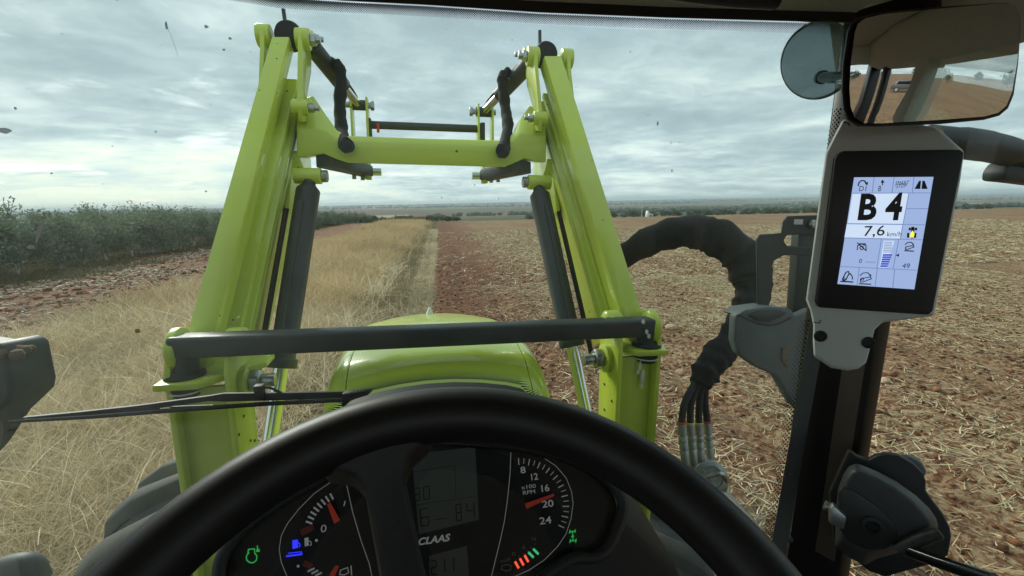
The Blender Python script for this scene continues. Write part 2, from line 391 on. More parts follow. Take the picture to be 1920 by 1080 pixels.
# ------------------------------------------------------------------ helpers: noise
_LAT = RNG.random((256, 256))
def vnoise(x, y, s=1.0, ox=0, oy=0):
    x = np.asarray(x)/s+ox+1000.0; y = np.asarray(y)/s+oy+1000.0
    xi = np.floor(x).astype(int); yi = np.floor(y).astype(int); fx = x-xi; fy = y-yi
    fx = fx*fx*(3-2*fx); fy = fy*fy*(3-2*fy); g = lambda a, b: _LAT[a % 256, b % 256]
    return (g(xi, yi)*(1-fx)+g(xi+1, yi)*fx)*(1-fy)+(g(xi, yi+1)*(1-fx)+g(xi+1, yi+1)*fx)*fy
def fbm(x, y, s, o=4, ox=0):
    v = 0; a = 0.5; t = 0
    for i in range(o): v = v+a*vnoise(x, y, s, ox+i*17, i*31); t += a; a *= .55; s *= .5
    return v/t

# ================================================================== THE LAND
EDGE = -0.36        # edge between the grass verge and the ploughed field (world x)
GRASS_L = -7.4      # left edge of the verge
PROF_Y = [-400, 52, 62, 95, 200, 420, 900, 1600, 2600, 4000, 5200, 7600]
PROF_Z = [0, 0, -0.12, -1.5, -6.5, -12, -15, -13, -7, 0.5, 6, -6]
def land(x, y):
    x = np.asarray(x, float); y = np.asarray(y, float)
    z = np.interp(y, PROF_Y, PROF_Z)
    far = np.clip((y-250)/1500, 0, 1)
    z = z + far*((fbm(x, y, 1300, 3)-.5)*12 + (fbm(x, y, 420, 3, 5)-.5)*5)
    z = z + np.clip((y-2600)/1500, 0, 1)*np.clip(x/4000, -0.5, 1)*6
    near = np.clip(1-(y-14)/30, 0, 1)*np.clip(1-np.abs(x)/40, 0, 1)
    fld = np.clip((x-EDGE)/0.25, 0, 1)
    rough = .022*np.sin(x*7.6+1.5*np.sin(y*.21)) + (fbm(x, y, .55, 4)-.5)*.11 + (fbm(x, y, 2.6, 2, 9)-.5)*.10 + (vnoise(x, y, .13, 3, 3)-.5)*.022
    rough_o = (fbm(x, y, .8, 3)-.5)*.10
    z = z + near*np.where(x > EDGE, fld*rough, np.where(x < GRASS_L, rough_o, rough*.25))
    return z
def grid(name, xs, ys, m, lower=0.0, label=None):
    X, Y = np.meshgrid(xs, ys); Z = land(X, Y)-lower
    v = np.stack([X, Y, Z], -1).reshape(-1, 3); nx, ny = len(xs), len(ys)
    i = np.arange(nx-1)[None, :] + nx*np.arange(ny-1)[:, None]
    f = np.stack([i, i+1, i+nx+1, i+nx], -1).reshape(-1, 4)
    o = arr_mesh(name, v, f, m, smooth=True); o['kind'] = 'structure'
    if label: o['label'] = label
    return o
def grow(a, b, s0, k=1.06, cap=1e9):
    out = [a]; s = s0
    while out[-1] < b: out.append(min(b, out[-1]+s)); s = min(s*k, cap)
    return out

def soilmat(name, dark, red, straw, samt, sscale=14.0, band=False):
    m = bpy.data.materials.new(name); m.use_nodes = True; nt = m.node_tree; L = nt.links.new
    b = nt.nodes['Principled BSDF']; b.inputs['Roughness'].default_value = 0.95; b.inputs['Specular IOR Level'].default_value = 0.15
    g = N(nt, 'ShaderNodeNewGeometry')
    def nz(scale, det, rough=.6, dist=0.0, sc=None):
        n = N(nt, 'ShaderNodeTexNoise'); n.inputs['Scale'].default_value = scale; n.inputs['Detail'].default_value = det
        n.inputs['Roughness'].default_value = rough; n.inputs['Distortion'].default_value = dist
        if sc:
            mp = N(nt, 'ShaderNodeMapping'); mp.inputs['Scale'].default_value = sc; L(g.outputs['Position'], mp.inputs[0]); L(mp.outputs[0], n.inputs[0])
        else: L(g.outputs['Position'], n.inputs[0])
        return n.outputs['Fac']
    a = nz(2.2, 8, .7); r1 = N(nt, 'ShaderNodeValToRGB'); L(a, r1.inputs[0])
    r1.color_ramp.elements[0].position = .34; r1.color_ramp.elements[0].color = (*dark, 1)
    r1.color_ramp.elements[1].position = .66; r1.color_ramp.elements[1].color = (*red, 1)
    s = nz(sscale, 5, .7, 1.2); big = nz(.35, 5, .6, 0, (1.0, .35, 1))
    r2 = N(nt, 'ShaderNodeMapRange'); r2.inputs[1].default_value = .43; r2.inputs[2].default_value = .58; L(s, r2.inputs[0])
    lines = nz(1.0, 3, .5, .3, (2.6, .03, 1))   # long tillage lines
    ml = N(nt, 'ShaderNodeMapRange'); ml.inputs[1].default_value = .35; ml.inputs[2].default_value = .65; ml.inputs[3].default_value = .78; ml.inputs[4].default_value = 1.0; L(lines, ml.inputs[0])
    r3 = N(nt, 'ShaderNodeMapRange'); r3.inputs[1].default_value = .30; r3.inputs[2].default_value = .62; r3.inputs[3].default_value = .45*samt; r3.inputs[4].default_value = samt; L(big, r3.inputs[0])
    mu = N(nt, 'ShaderNodeMath', operation='MULTIPLY'); L(r2.outputs[0], mu.inputs[0]); L(r3.outputs[0], mu.inputs[1])
    mz = N(nt, 'ShaderNodeMath', operation='MULTIPLY'); L(mu.outputs[0], mz.inputs[0]); L(ml.outputs[0], mz.inputs[1]); fac = mz.outputs[0]
    if band:   # bare red strip along the field's edge: less straw lies there
        sp = N(nt, 'ShaderNodeSeparateXYZ'); L(g.outputs['Position'], sp.inputs[0])
        r4 = N(nt, 'ShaderNodeMapRange'); r4.inputs[1].default_value = 0.6; r4.inputs[2].default_value = 3.8; r4.inputs[3].default_value = .10; r4.inputs[4].default_value = 1.0
        L(sp.outputs[0], r4.inputs[0]); m2 = N(nt, 'ShaderNodeMath', operation='MULTIPLY'); L(fac, m2.inputs[0]); L(r4.outputs[0], m2.inputs[1]); fac = m2.outputs[0]
    mx = N(nt, 'ShaderNodeMix', data_type='RGBA'); L(fac, mx.inputs[0]); L(r1.outputs[0], mx.inputs[6]); mx.inputs[7].default_value = (*straw, 1)
    L(mx.outputs[2], b.inputs['Base Color'])
    bp = N(nt, 'ShaderNodeBump'); bp.inputs['Strength'].default_value = .8; bp.inputs['Distance'].default_value = .03
    L(nz(16, 6, .7), bp.inputs['Height']); L(bp.outputs[0], b.inputs['Normal'])
    MATS[name] = m; return m
SOIL = soilmat('red_ploughed_soil', (0.082, 0.032, 0.016), (0.205, 0.084, 0.041), (0.44, 0.34, 0.20), 1.0, 11, True)
VERGE = soilmat('verge_soil', (0.11, 0.078, 0.046), (0.19, 0.135, 0.08), (0.40, 0.31, 0.18), .9, 20)
ORCH = soilmat('orchard_soil', (0.13, 0.054, 0.028), (0.245, 0.110, 0.058), (0.34, 0.24, 0.14), .5, 8)
def valleymat():
    m = bpy.data.materials.new('valley_fields'); m.use_nodes = True; nt = m.node_tree; L = nt.links.new
    b = nt.nodes['Principled BSDF']; b.inputs['Roughness'].default_value = 1; b.inputs['Specular IOR Level'].default_value = 0.0
    g = N(nt, 'ShaderNodeNewGeometry'); mp = N(nt, 'ShaderNodeMapping'); mp.inputs['Scale'].default_value = (1/520, 1/300, 0); mp.inputs['Rotation'].default_value = (0, 0, .25)
    L(g.outputs['Position'], mp.inputs[0])
    v = N(nt, 'ShaderNodeTexVoronoi'); L(mp.outputs[0], v.inputs['Vector']); v.inputs['Scale'].default_value = 1.0
    s = N(nt, 'ShaderNodeSeparateColor'); L(v.outputs['Color'], s.inputs[0])
    r = N(nt, 'ShaderNodeValToRGB'); L(s.outputs[0], r.inputs[0]); r.color_ramp.interpolation = 'CONSTANT'
    e = r.color_ramp.elements; e[0].position = 0; e[0].color = (.17, .115, .075, 1); e[1].position = .26; e[1].color = (.11, .125, .07, 1)
    for p, c in ((.45, (.22, .17, .11, 1)), (.60, (.14, .145, .085, 1)), (.72, (.19, .13, .085, 1)), (.90, (.36, .30, .21, 1))):
        k = e.new(p); k.color = c
    n = N(nt, 'ShaderNodeTexNoise'); n.inputs['Scale'].default_value = .02; n.inputs['Detail'].default_value = 8; L(g.outputs['Position'], n.inputs[0])
    mr = N(nt, 'ShaderNodeMapRange'); mr.inputs[1].default_value = .3; mr.inputs[2].default_value = .7; mr.inputs[3].default_value = .65; mr.inputs[4].default_value = 1.25; L(n.outputs['Fac'], mr.inputs[0])
    hs = N(nt, 'ShaderNodeHueSaturation'); L(r.outputs[0], hs.inputs['Color']); L(mr.outputs[0], hs.inputs['Value'])
    L(hs.outputs[0], b.inputs['Base Color']); return m
VALLEY = valleymat()

ys_near = list(np.arange(-3, 1.5, .25)) + list(np.arange(1.5, 15, .065)) + grow(15, 52, .07, 1.02, 1.0) + [54, 56, 58, 60, 62]
ys = sorted(set(np.round([-400, -250, -150, -90, -60, -40, -28, -20, -14, -9, -6, -4] + ys_near, 3)))
xs_f = list(np.arange(EDGE, 9, .065)) + grow(9, 900, .08, 1.06)
xs_f = sorted(set(np.round(xs_f, 3)))
grid('ploughed_field', xs_f, ys, SOIL, label='red ploughed field littered with pale straw right of the verge')
grid('grass_verge', np.linspace(GRASS_L, EDGE, 60), ys, VERGE, label='ground of the dry grass verge left of the ploughed field')
grid('orchard_ground', sorted([-round(v, 3) for v in grow(-GRASS_L, 900, .10, 1.05)]), ys, ORCH, label='stony red soil in front of and under the orchard hedge')
yv = grow(61.9, 7600, 3.0, 1.035); xv = sorted(set([-round(v, 2) for v in grow(0, 7000, 8, 1.06)] + [round(v, 2) for v in grow(0, 7000, 8, 1.06)]))
grid('valley', xv, yv, VALLEY, 0.02, 'patchwork valley rising to low hills at the horizon')

# colour from the "tint" attribute
def tintmat(name, rough=.9, trans=0.0):
    m = bpy.data.materials.new(name); m.use_nodes = True; nt = m.node_tree; L = nt.links.new
    b = nt.nodes['Principled BSDF']; b.inputs['Roughness'].default_value = rough; b.inputs['Specular IOR Level'].default_value = .2
    a = N(nt, 'ShaderNodeAttribute', attribute_name='tint'); L(a.outputs['Color'], b.inputs['Base Color'])
    if trans > 0:
        out = nt.nodes['Material Output']; t = N(nt, 'ShaderNodeBsdfTranslucent'); L(a.outputs['Color'], t.inputs[0])
        mx = N(nt, 'ShaderNodeMixShader'); mx.inputs[0].default_value = trans; L(b.outputs[0], mx.inputs[1]); L(t.outputs[0], mx.inputs[2]); L(mx.outputs[0], out.inputs[0])
    MATS[name] = m; return m
STRAWM = tintmat('straw', .7); GRASSM = tintmat('dry_grass', .8, .45); LEAFM = tintmat('orchard_leaf', .6, .42); CLODM = tintmat('soil_clod', .95)

def strips(p, d, nrm, length, width, bend, k):
    """p base (n,3), d dir, nrm side; k segments -> verts, faces"""
    n = len(p); t = np.linspace(0, 1, k+1)
    up = np.cross(nrm, d)
    pos = p[:, None, :] + d[:, None, :]*(length[:, None]*t[None])[..., None] + bend[:, None, :]*(t[None]**2)[..., None]
    w = (width[:, None]*(1-.75*t[None]**1.5))[..., None]*.5 if k > 1 else (width[:, None]*np.ones(k+1)[None])[..., None]*.5
    a = pos - nrm[:, None, :]*w; b = pos + nrm[:, None, :]*w
    v = np.stack([a, b], 2).reshape(-1, 3)
    base = (np.arange(n)*(2*(k+1)))[:, None] + 2*np.arange(k)[None]
    f = np.stack([base, base+1, base+3, base+2], -1).reshape(-1, 4)
    return v, f
def norm_rows(a): return a/np.maximum(np.linalg.norm(a, axis=1, keepdims=True), 1e-9)
def in_view(x, y, marg=1.5):
    """keep the ground that the picture, or a step to the side of it, can see"""
    return (y > 1.0) & (x < 1.55*y+2.0+marg) & (x > -1.05*y-1.5-marg)
def straw(name, n, x0, x1, y0, y1, dens, lmin, lmax, w0, w1, label, cols=((.54, .43, .25), (.70, .60, .40), (.40, .28, .15))):
    x = RNG.uniform(x0, x1, n); y = y0+(y1-y0)*RNG.random(n)**1.0
    keep = in_view(x, y) & (RNG.random(n) < dens(x, y)); x, y = x[keep], y[keep]; n = len(x)
    th = RNG.uniform(0, np.pi, n)+.0; tilt = RNG.normal(0, .22, n)
    d = np.stack([np.cos(th)*np.cos(tilt), np.sin(th)*np.cos(tilt), np.sin(tilt)], 1)
    side = norm_rows(np.stack([-np.sin(th), np.cos(th), RNG.normal(0, .5, n)], 1))
    L_ = RNG.uniform(lmin, lmax, n)**1.0*RNG.uniform(.4, 1, n); W_ = RNG.uniform(w0, w1, n)*(1+.02*y)
    hx, hy = np.cos(th)*L_*.5, np.sin(th)*L_*.5
    za, zb, zc = land(x-hx, y-hy), land(x+hx, y+hy), land(x, y)
    zm = np.maximum(zc, (za+zb)*.5)+RNG.uniform(.008, .04, n); sl = np.clip((zb-za)/L_, -.8, .8)+RNG.normal(0, .12, n)
    d = norm_rows(np.stack([np.cos(th), np.sin(th), sl], 1))
    p = np.stack([x, y, zm], 1)-d*L_[:, None]*.5
    bend = np.stack([RNG.normal(0, .18, n)*L_, RNG.normal(0, .18, n)*L_, -RNG.uniform(-.05, .08, n)*L_], 1)
    v, f = strips(p, d, side, L_, W_, bend, 2)
    c = np.array(cols)[RNG.choice(len(cols), n, p=[.55, .25, .20])]*RNG.uniform(.75, 1.2, n)[:, None]
    o = arr_mesh(name, v, f, STRAWM, np.repeat(c, 6, 0)); tag(o, label, kind='stuff'); return o
def dens_field(x, y):
    patch = np.clip((fbm(x, y*.6, 1.5, 3, 3)-.42)*5.0+.30+.22*np.sin(x*7.6+1.5*np.sin(y*.21)), -.0+.12, 1)*np.clip((fbm(x, y*.5, 6, 2, 8)-.30)*3.0, .25, 1)*np.interp(y, [2, 6, 12, 16], [.62, .78, .95, 1])
    return np.clip(np.interp(x, [EDGE, .2, 1.2, 2.4, 3.6], [.12, .16, .40, .85, 1]), 0, 1)*patch
straw('near_straw', 480000, EDGE, 16, 1.2, 12, dens_field, .05, .24, .0042, .0105, 'pale chopped straw scattered over the near red soil')
straw('far_straw', 420000, EDGE, 50, 12, 36, dens_field, .10, .32, .011, .024, 'pale straw flecks over the middle of the ploughed field')
straw('orchard_litter', 26000, -13.0, GRASS_L, 4, 32, lambda x, y: np.clip((fbm(x, y, 2, 3, 5)-.42)*4, .05, .8), .08, .28, .015, .05,
      'pale stalks and chips lying on the red soil before the orchard', ((.42, .31, .21), (.55, .45, .33), (.28, .17, .11)))

def clods(name, n, x0, x1, y0, y1, s0, s1, dens, label, cols):
    x = RNG.uniform(x0, x1, n); y = RNG.uniform(y0, y1, n); k = in_view(x, y) & (RNG.random(n) < dens(x, y)); x, y = x[k], y[k]; n = len(x)
    bm = bmesh.new(); bmesh.ops.create_icosphere(bm, subdivisions=1, radius=1.0)
    bv = np.array([v.co[:] for v in bm.verts]); bf = np.array([[v.index for v in f.verts] for f in bm.faces]); bm.free()
    s = s0+(s1-s0)*RNG.random(n)**4
    sc = np.stack([s*RNG.uniform(.7, 1.4, n), s*RNG.uniform(.7, 1.4, n), s*RNG.uniform(.4, .85, n)], 1)
    jit = RNG.uniform(.5, 1.3, (n, len(bv), 1)); a = RNG.uniform(0, 2*np.pi, n); ca, sa = np.cos(a)[:, None], np.sin(a)[:, None]
    q = bv[None]*jit*sc[:, None, :]; q = np.stack([q[..., 0]*ca-q[..., 1]*sa, q[..., 0]*sa+q[..., 1]*ca, q[..., 2]], -1)
    q = q+np.stack([x, y, land(x, y)+sc[:, 2]*.25], 1)[:, None, :]
    f = (bf[None]+(np.arange(n)*len(bv))[:, None, None]).reshape(-1, 3)
    c = np.array(cols)[RNG.integers(0, len(cols), n)]*RNG.uniform(.75, 1.2, n)[:, None]
    o = arr_mesh(name, q.reshape(-1, 3), f, CLODM, np.repeat(c, len(bv), 0)); tag(o, label, kind='stuff'); return o
SOILC = ((.15, .062, .030), (.20, .085, .042), (.105, .041, .020), (.26, .128, .07), (.33, .21, .12))
clods('soil_clods', 46000, EDGE+.05, 14, 1.4, 17, .006, .042, lambda x, y: np.clip(1.15-y/22, .2, 1), 'crumbled red soil clods of the ploughed field', SOILC)
clods('orchard_clods', 9000, -13.5, GRASS_L-.1, 4, 30, .02, .11, lambda x, y: np.clip(fbm(x, y, 2, 2, 4)*1.5-.25, .05, 1), 'red clods and small pale stones before the orchard', SOILC+((.34, .25, .18), (.42, .34, .26)))

# single larger stones one can point at
def stone(pos, s, col, label, group=None):
    bm = bmesh.new(); bmesh.ops.create_icosphere(bm, subdivisions=2, radius=1.0)
    ax = Vector((RNG.uniform(.8, 1.3), RNG.uniform(.7, 1.0), RNG.uniform(.4, .6)))
    for v in bm.verts:
        k = 1+.22*(vnoise(v.co.x*2+pos[0], v.co.y*2+v.co.z*3+pos[1], 1.0)-.5)*2
        v.co = Vector((v.co.x*ax.x, v.co.y*ax.y, v.co.z*ax.z))*s*float(k)
    me = bpy.data.meshes.new('field_stone'); bm.to_mesh(me); bm.free(); me.materials.append(mat('stone_colour', col, .9, noise=.3, nscale=14, bump=.6, bscale=40))
    o = bpy.data.objects.new('field_stone', me); COL.objects.link(o); o.location = (pos[0], pos[1], float(land(pos[0], pos[1]))+s*.15)
    o.rotation_euler = (0, 0, RNG.uniform(0, 3)); tag(o, label, 'stone', group)
stone((1.75, 6.4), .085, (.40, .28, .18), 'tan stone in the red soil just ahead of the bonnet')
stone((3.95, 7.0), .09, (.42, .31, .19), 'tan flat stone on the straw between hose loop and loader post')
stone((3.35, 3.35), .10, (.46, .34, .22), 'pale broken stone beside the hose couplings')
stone((5.35, 4.35), .07, (.45, .32, .20), 'small tan stone in the straw right of the screen')
stone((3.05, 5.1), .075, (.36, .22, .14), 'reddish clod lying between loader post and lamp bracket')
stone((-9.2, 10.6), .14, (.50, .36, .27), 'pinkish boulder on the bare soil left of the verge')
stone((-8.0, 8.6), .11, (.52, .42, .30), 'pale stone above the left lamp housing')

# dry grass of the verge
def grass(name, n, x0, x1, y0, y1, dens, hmin, hmax, w, lean, label, cols, pw=1.0, k=3):
    x = RNG.uniform(x0, x1, n); y = y0+(y1-y0)*RNG.random(n)**pw
    kp = in_view(x, y, 1) & (RNG.random(n) < dens(x, y)); x, y = x[kp], y[kp]; n = len(x)
    th = RNG.uniform(0, 2*np.pi, n)+(fbm(x, y, 1.2, 2, 2)-.5)*6; tl = np.abs(RNG.normal(0, lean, n))
    d = np.stack([np.cos(th)*np.sin(tl), np.sin(th)*np.sin(tl), np.cos(tl)], 1)
    side = norm_rows(np.cross(d, RNG.normal(0, 1, (n, 3))))
    h = RNG.uniform(hmin, hmax, n)*(.55+.9*fbm(x, y, 2.2, 3, 7))
    p = np.stack([x, y, land(x, y)-.01], 1)
    b = np.stack([np.cos(th)*h*RNG.uniform(-.2, .9, n), np.sin(th)*h*RNG.uniform(-.2, .9, n), -h*RNG.uniform(0, .6, n)], 1)
    v, f = strips(p, d, side, h, np.full(n, w)*RNG.uniform(.6, 1.3, n)*(1+.035*y), b, k)
    shade = (.65+.7*fbm(x, y, 1.6, 3, 12))
    c = np.array(cols)[RNG.integers(0, len(cols), n)]*(RNG.uniform(.8, 1.2, n)*shade)[:, None]
    o = arr_mesh(name, v, f, GRASSM, np.repeat(c, 2*(k+1), 0)); tag(o, label, kind='stuff'); return o
DRY = ((.62, .50, .31), (.72, .61, .40), (.42, .33, .195), (.58, .455, .27), (.76, .67, .48))
tall = lambda x, y: np.interp(x, [-7.2, -6.2, -2.3, -1.75, -1.1], [.03, 1, 1, .14, .03])*np.clip(.35+1.2*fbm(x, y, 1.3, 2, 5), 0, 1)
grass('near_dry_grass', 170000, GRASS_L, -.8, .8, 9.5, tall, .25, .62, .0058, .62, 'tall tangled dry grass on the verge left of the loader', DRY)
grass('far_dry_grass', 150000, GRASS_L, -.8, 9, 58, tall, .35, .72, .009, .35, 'dry grass strip running to the horizon left of the red soil', ((.56, .43, .24), (.63, .50, .30), (.44, .34, .19), (.58, .44, .25)), 1.25, 2)
grass('dry_stalks', 22000, -7.0, -1.4, 1.0, 16, lambda x, y: np.clip((fbm(x, y, 1.1, 2, 3)-.3)*3, .1, 1), .25, .70, .0095, 1.0, 'pale bent stalks lying over the dry grass of the verge', ((.80, .73, .55), (.72, .64, .46)), 1, 4)
grass('trodden_grass', 90000, -2.2, EDGE-.05, 1.5, 58, lambda x, y: np.clip(.3+fbm(x, y, 1.0, 2), 0, 1), .06, .20, .008, .9, 'short trodden grass in the wheel track beside the field edge', ((.25, .22, .135), (.31, .265, .165), (.20, .185, .115)), 1.6, 2)
grass('pale_edge_straw', 60000, -.78, EDGE+.12, 1.5, 40, lambda x, y: np.clip(fbm(x, y, .8, 2, 4)*1.6-.2, .1, 1), .08, .24, .009, 1.1, 'pale straw line along the edge of the ploughed soil', ((.58, .51, .35), (.50, .42, .27)), 1.6, 2)
grass('orchard_weeds', 45000, -16.5, -11.8, 8, 60, lambda x, y: np.clip((fbm(x, y, 1.5, 3, 6)-.36)*4, 0, 1), .10, .38, .012, .6, 'low grey green weeds at the foot of the orchard row', ((.13, .125, .06), (.10, .11, .05), (.22, .185, .10), (.085, .10, .045)), 1.2, 2)

# orchard
BARK = mat('orchard_bark', (.13, .10, .07), .9, noise=.3, nscale=20)
GUARD = mat('white_trunk_guard', (.62, .66, .62), .6)
def crown_mesh(name, n, rx, rz, zc, cols, leaf):
    """leaf-sized faces hung on a loose set of twigs, thinner towards the outside"""
    nb = 40; bt = RNG.normal(0, 1, (nb, 3)); bt = norm_rows(bt)*RNG.uniform(.35, 1.0, (nb, 1))**.6
    idx = RNG.integers(0, nb, n); q = bt[idx]+RNG.normal(0, .17, (n, 3))
    p = np.stack([q[:, 0]*rx, q[:, 1]*rx, zc+q[:, 2]*rz+np.abs(RNG.normal(0, .06, n))*(q[:, 2] > .6)*.8], 1)
    d = norm_rows(RNG.normal(0, 1, (n, 3))+np.array([0, 0, .6])); s = norm_rows(np.cross(d, RNG.normal(0, 1, (n, 3))))
    L_ = RNG.uniform(.7, 1.3, n)*leaf; W_ = L_*RNG.uniform(.28, .45, n)
    v, f = strips(p, d, s, L_, W_, RNG.normal(0, .2, (n, 3))*L_[:, None], 1)
    tone = RNG.uniform(.8, 1.25, nb)[idx]*RNG.uniform(.85, 1.15, n)
    c = np.array(cols)[RNG.integers(0, len(cols), n)]*tone[:, None]
    o = arr_mesh(name, v, f, LEAFM, np.repeat(c, 4, 0)); me = o.data; bpy.data.objects.remove(o); return me
LEAFC = ((.165, .215, .142), (.14, .195, .132), (.195, .245, .16), (.225, .265, .175), (.15, .19, .138))
CROWNS = [crown_mesh('crown', 2800, .95+.03*i, 1.10, 1.24, LEAFC, .105) for i in range(6)]
OLIVE = [crown_mesh('crown', 420, 1.25, .85, 1.15, ((.12, .145, .095), (.10, .125, .08), (.15, .17, .115)), .34) for i in range(4)]
def trunk_mesh(h, r):
    mb = MB(); mb.tube([(0, 0, -.05), (.02, .01, h*.4), (-.02, .02, h*.75), (.01, -.01, h)], [r*1.3, r, r*.8, r*.5], 7)
    for a in (0.4, 2.4, 4.5): mb.tube([(0, 0, h*.5), (math.cos(a)*.28, math.sin(a)*.28, h*.95), (math.cos(a)*.42, math.sin(a)*.42, h*1.35)], [r*.5, r*.35, r*.15], 5)
    o = mb.build('trunk', BARK, None, rig=False); me = o.data; bpy.data.objects.remove(o); return me
TRUNK = trunk_mesh(1.05, .035); TRUNK_O = trunk_mesh(.8, .06)
_g = MB(); _g.tube([(0, 0, 0), (0, 0, .42)], .05, 9); _go = _g.build('trunk_guard', GUARD, None, rig=False); GUARD_ME = _go.data; bpy.data.objects.remove(_go)
def part_of(me, name, parent):
    o = bpy.data.objects.new(name, me); COL.objects.link(o); o.parent = parent; return o
def orchard_tree(x, y, s, crown, label, group, guard=True, trunk=TRUNK, name='orchard_tree'):
    t = bpy.data.objects.new(name, None); COL.objects.link(t); t.location = (x, y, float(land(x, y))); t.rotation_euler = (0, 0, RNG.uniform(0, 6.28))
    t.scale = (max(s, .55)*RNG.uniform(.9, 1.15),)*2+(s,); tag(t, label, 'tree', group)
    part_of(crown, 'crown', t); part_of(trunk, 'trunk', t)
    if guard: part_of(GUARD_ME, 'trunk_guard', t)
    return t
def hgt(y): return float(np.interp(y, [8, 17, 30, 40, 60, 85], [.94, .90, .90, .80, .66, .58]))
ROWN = ['nearest the bare red soil', 'second behind the front row', 'third behind the front row']
for r in range(3):
    y = 9.0+.4*r; last = 82 if r == 0 else 62
    while y < last:
        x = -14.9-3.4*r+.055*(y-18)+RNG.normal(0, .10)
        orchard_tree(x, y, hgt(y)*RNG.uniform(.86, 1.14), CROWNS[RNG.integers(0, 6)], 'young bushy orchard tree with white trunk guard in the row nearest the red soil' if r == 0 else 'bushy orchard tree in the hedge row '+ROWN[r], 'orchard hedge row '+ROWN[r], r == 0)
        y += RNG.uniform(1.15, 1.5) if r == 0 else RNG.uniform(1.4, 1.8)
# shrubs at the far end of the verge, olive row across the valley edge
for i in range(26):
    x = -11+13.5*i/25+RNG.normal(0, .3); y = 64+RNG.uniform(0, 8)
    orchard_tree(x, y, RNG.uniform(.30, .50), OLIVE[i % 4], 'low dark shrub at the far end of the dry grass strip', 'low shrubs past the end of the verge', False, TRUNK_O, 'shrub')
for i in range(64):
    x = 26+2.6*i+RNG.normal(0, .35); y = 128+RNG.normal(0, 1.2)
    orchard_tree(x, y, RNG.uniform(.85, 1.15), OLIVE[i % 4], 'grey green olive tree in the row beyond the field edge', 'olive row beyond the ploughed field', False, TRUNK_O, 'olive_tree')
# hedges and copses far out in the valley, read as dark flecks
def far_trees():
    n = 5200; rows = 44; vs_ = []; 
    r = RNG.integers(0, rows, n); ry = RNG.uniform(320, 3800, rows); rx = RNG.uniform(-1, 1, rows); rl = RNG.uniform(.08, .35, rows); sl = RNG.normal(0, .08, rows)
    x = (rx[r]+RNG.uniform(-1, 1, n)*rl[r])*ry[r]*1.5; y = ry[r]+sl[r]*x+RNG.normal(0, 4, n); k = (y > 300); x, y = x[k], y[k]; n = len(x)
    bm = bmesh.new(); bmesh.ops.create_icosphere(bm, subdivisions=1, radius=1.0)
    bv = np.array([v.co[:] for v in bm.verts]); bf = np.array([[v.index for v in f.verts] for f in bm.faces]); bm.free()
    s = RNG.uniform(1.5, 3.6, n)*(1+y/4000)
    q = bv[None]*RNG.uniform(.6, 1.25, (n, len(bv), 1))*np.stack([s*1.4, s, s*.8], 1)[:, None, :]+np.stack([x, y, land(x, y)+s*.5], 1)[:, None, :]
    f = (bf[None]+(np.arange(n)*len(bv))[:, None, None]).reshape(-1, 3); c = np.array(((.06, .08, .052), (.08, .10, .062)))[RNG.integers(0, 2, n)]
    o = arr_mesh('far_hedgerows', q.reshape(-1, 3), f, CLODM, np.repeat(c, len(bv), 0)); tag(o, 'dark hedgerows and copses far out in the valley', kind='stuff')
far_trees()
# white structure with a thin mast on the field edge
def world_thing(name, base, label, cat): return thing(name, base, label, cat, None, False)
t = world_thing('white_shelter', (36.6, 74, float(land(36.6, 74))), 'small white pointed shelter beyond the ploughed field', 'shelter')
b0 = ORG[t.name]
MB().prism([b0+V3(p) for p in ((-.45, 0, 0), (.6, 0, 0), (.7, 0, .45), (.05, 0, .6), (-.3, 0, 1.1))], (0, .9, 0)).build('shelter_skin', WHITEP, t, .05)
MB().abox(b0+V3((.1, -.02, .05)), b0+V3((.4, .0, .4))).build('door', LAMPG, t)
mo = MB().tube([(35.6, 75, float(land(35.6, 75))), (35.6, 75, float(land(35.6, 75))+3.4)], [.05, .03], 6); mo = mo.build('mast', WHITEP, None, org=(35.6, 75, float(land(35.6, 75))), rig=False)
tag(mo, 'thin pale mast beside the white shelter', 'mast')

# haze: the air between the cab and the hills
hz = MB().abox((-7300, -420, -32), (7300, 7700, 34)).build('haze', [], None, rig=False, smooth=0)
hm = bpy.data.materials.new('haze_air'); hm.use_nodes = True; nt = hm.node_tree; nt.nodes.clear()
o_ = N(nt, 'ShaderNodeOutputMaterial'); pv = N(nt, 'ShaderNodeVolumePrincipled'); pv.inputs['Density'].default_value = 0.00028
pv.inputs['Color'].default_value = (0.70, 0.82, 0.88, 1); pv.inputs['Anisotropy'].default_value = 0.2; nt.links.new(pv.outputs[0], o_.inputs['Volume']); hz.data.materials.append(hm)
tag(hz, 'pale haze in the air over the valley', kind='stuff')

# ================================================================== THE TRACTOR
# everything below is built in the tractor's frame; place_rig() at the end sets it on the land
def both(l, r): return ((-1, l), (1, r))
tractor = thing('tractor', (0, 0.6, -EYE_H), 'green tractor seen from its seat with bonnet, windscreen and dark cab frame', 'tractor')

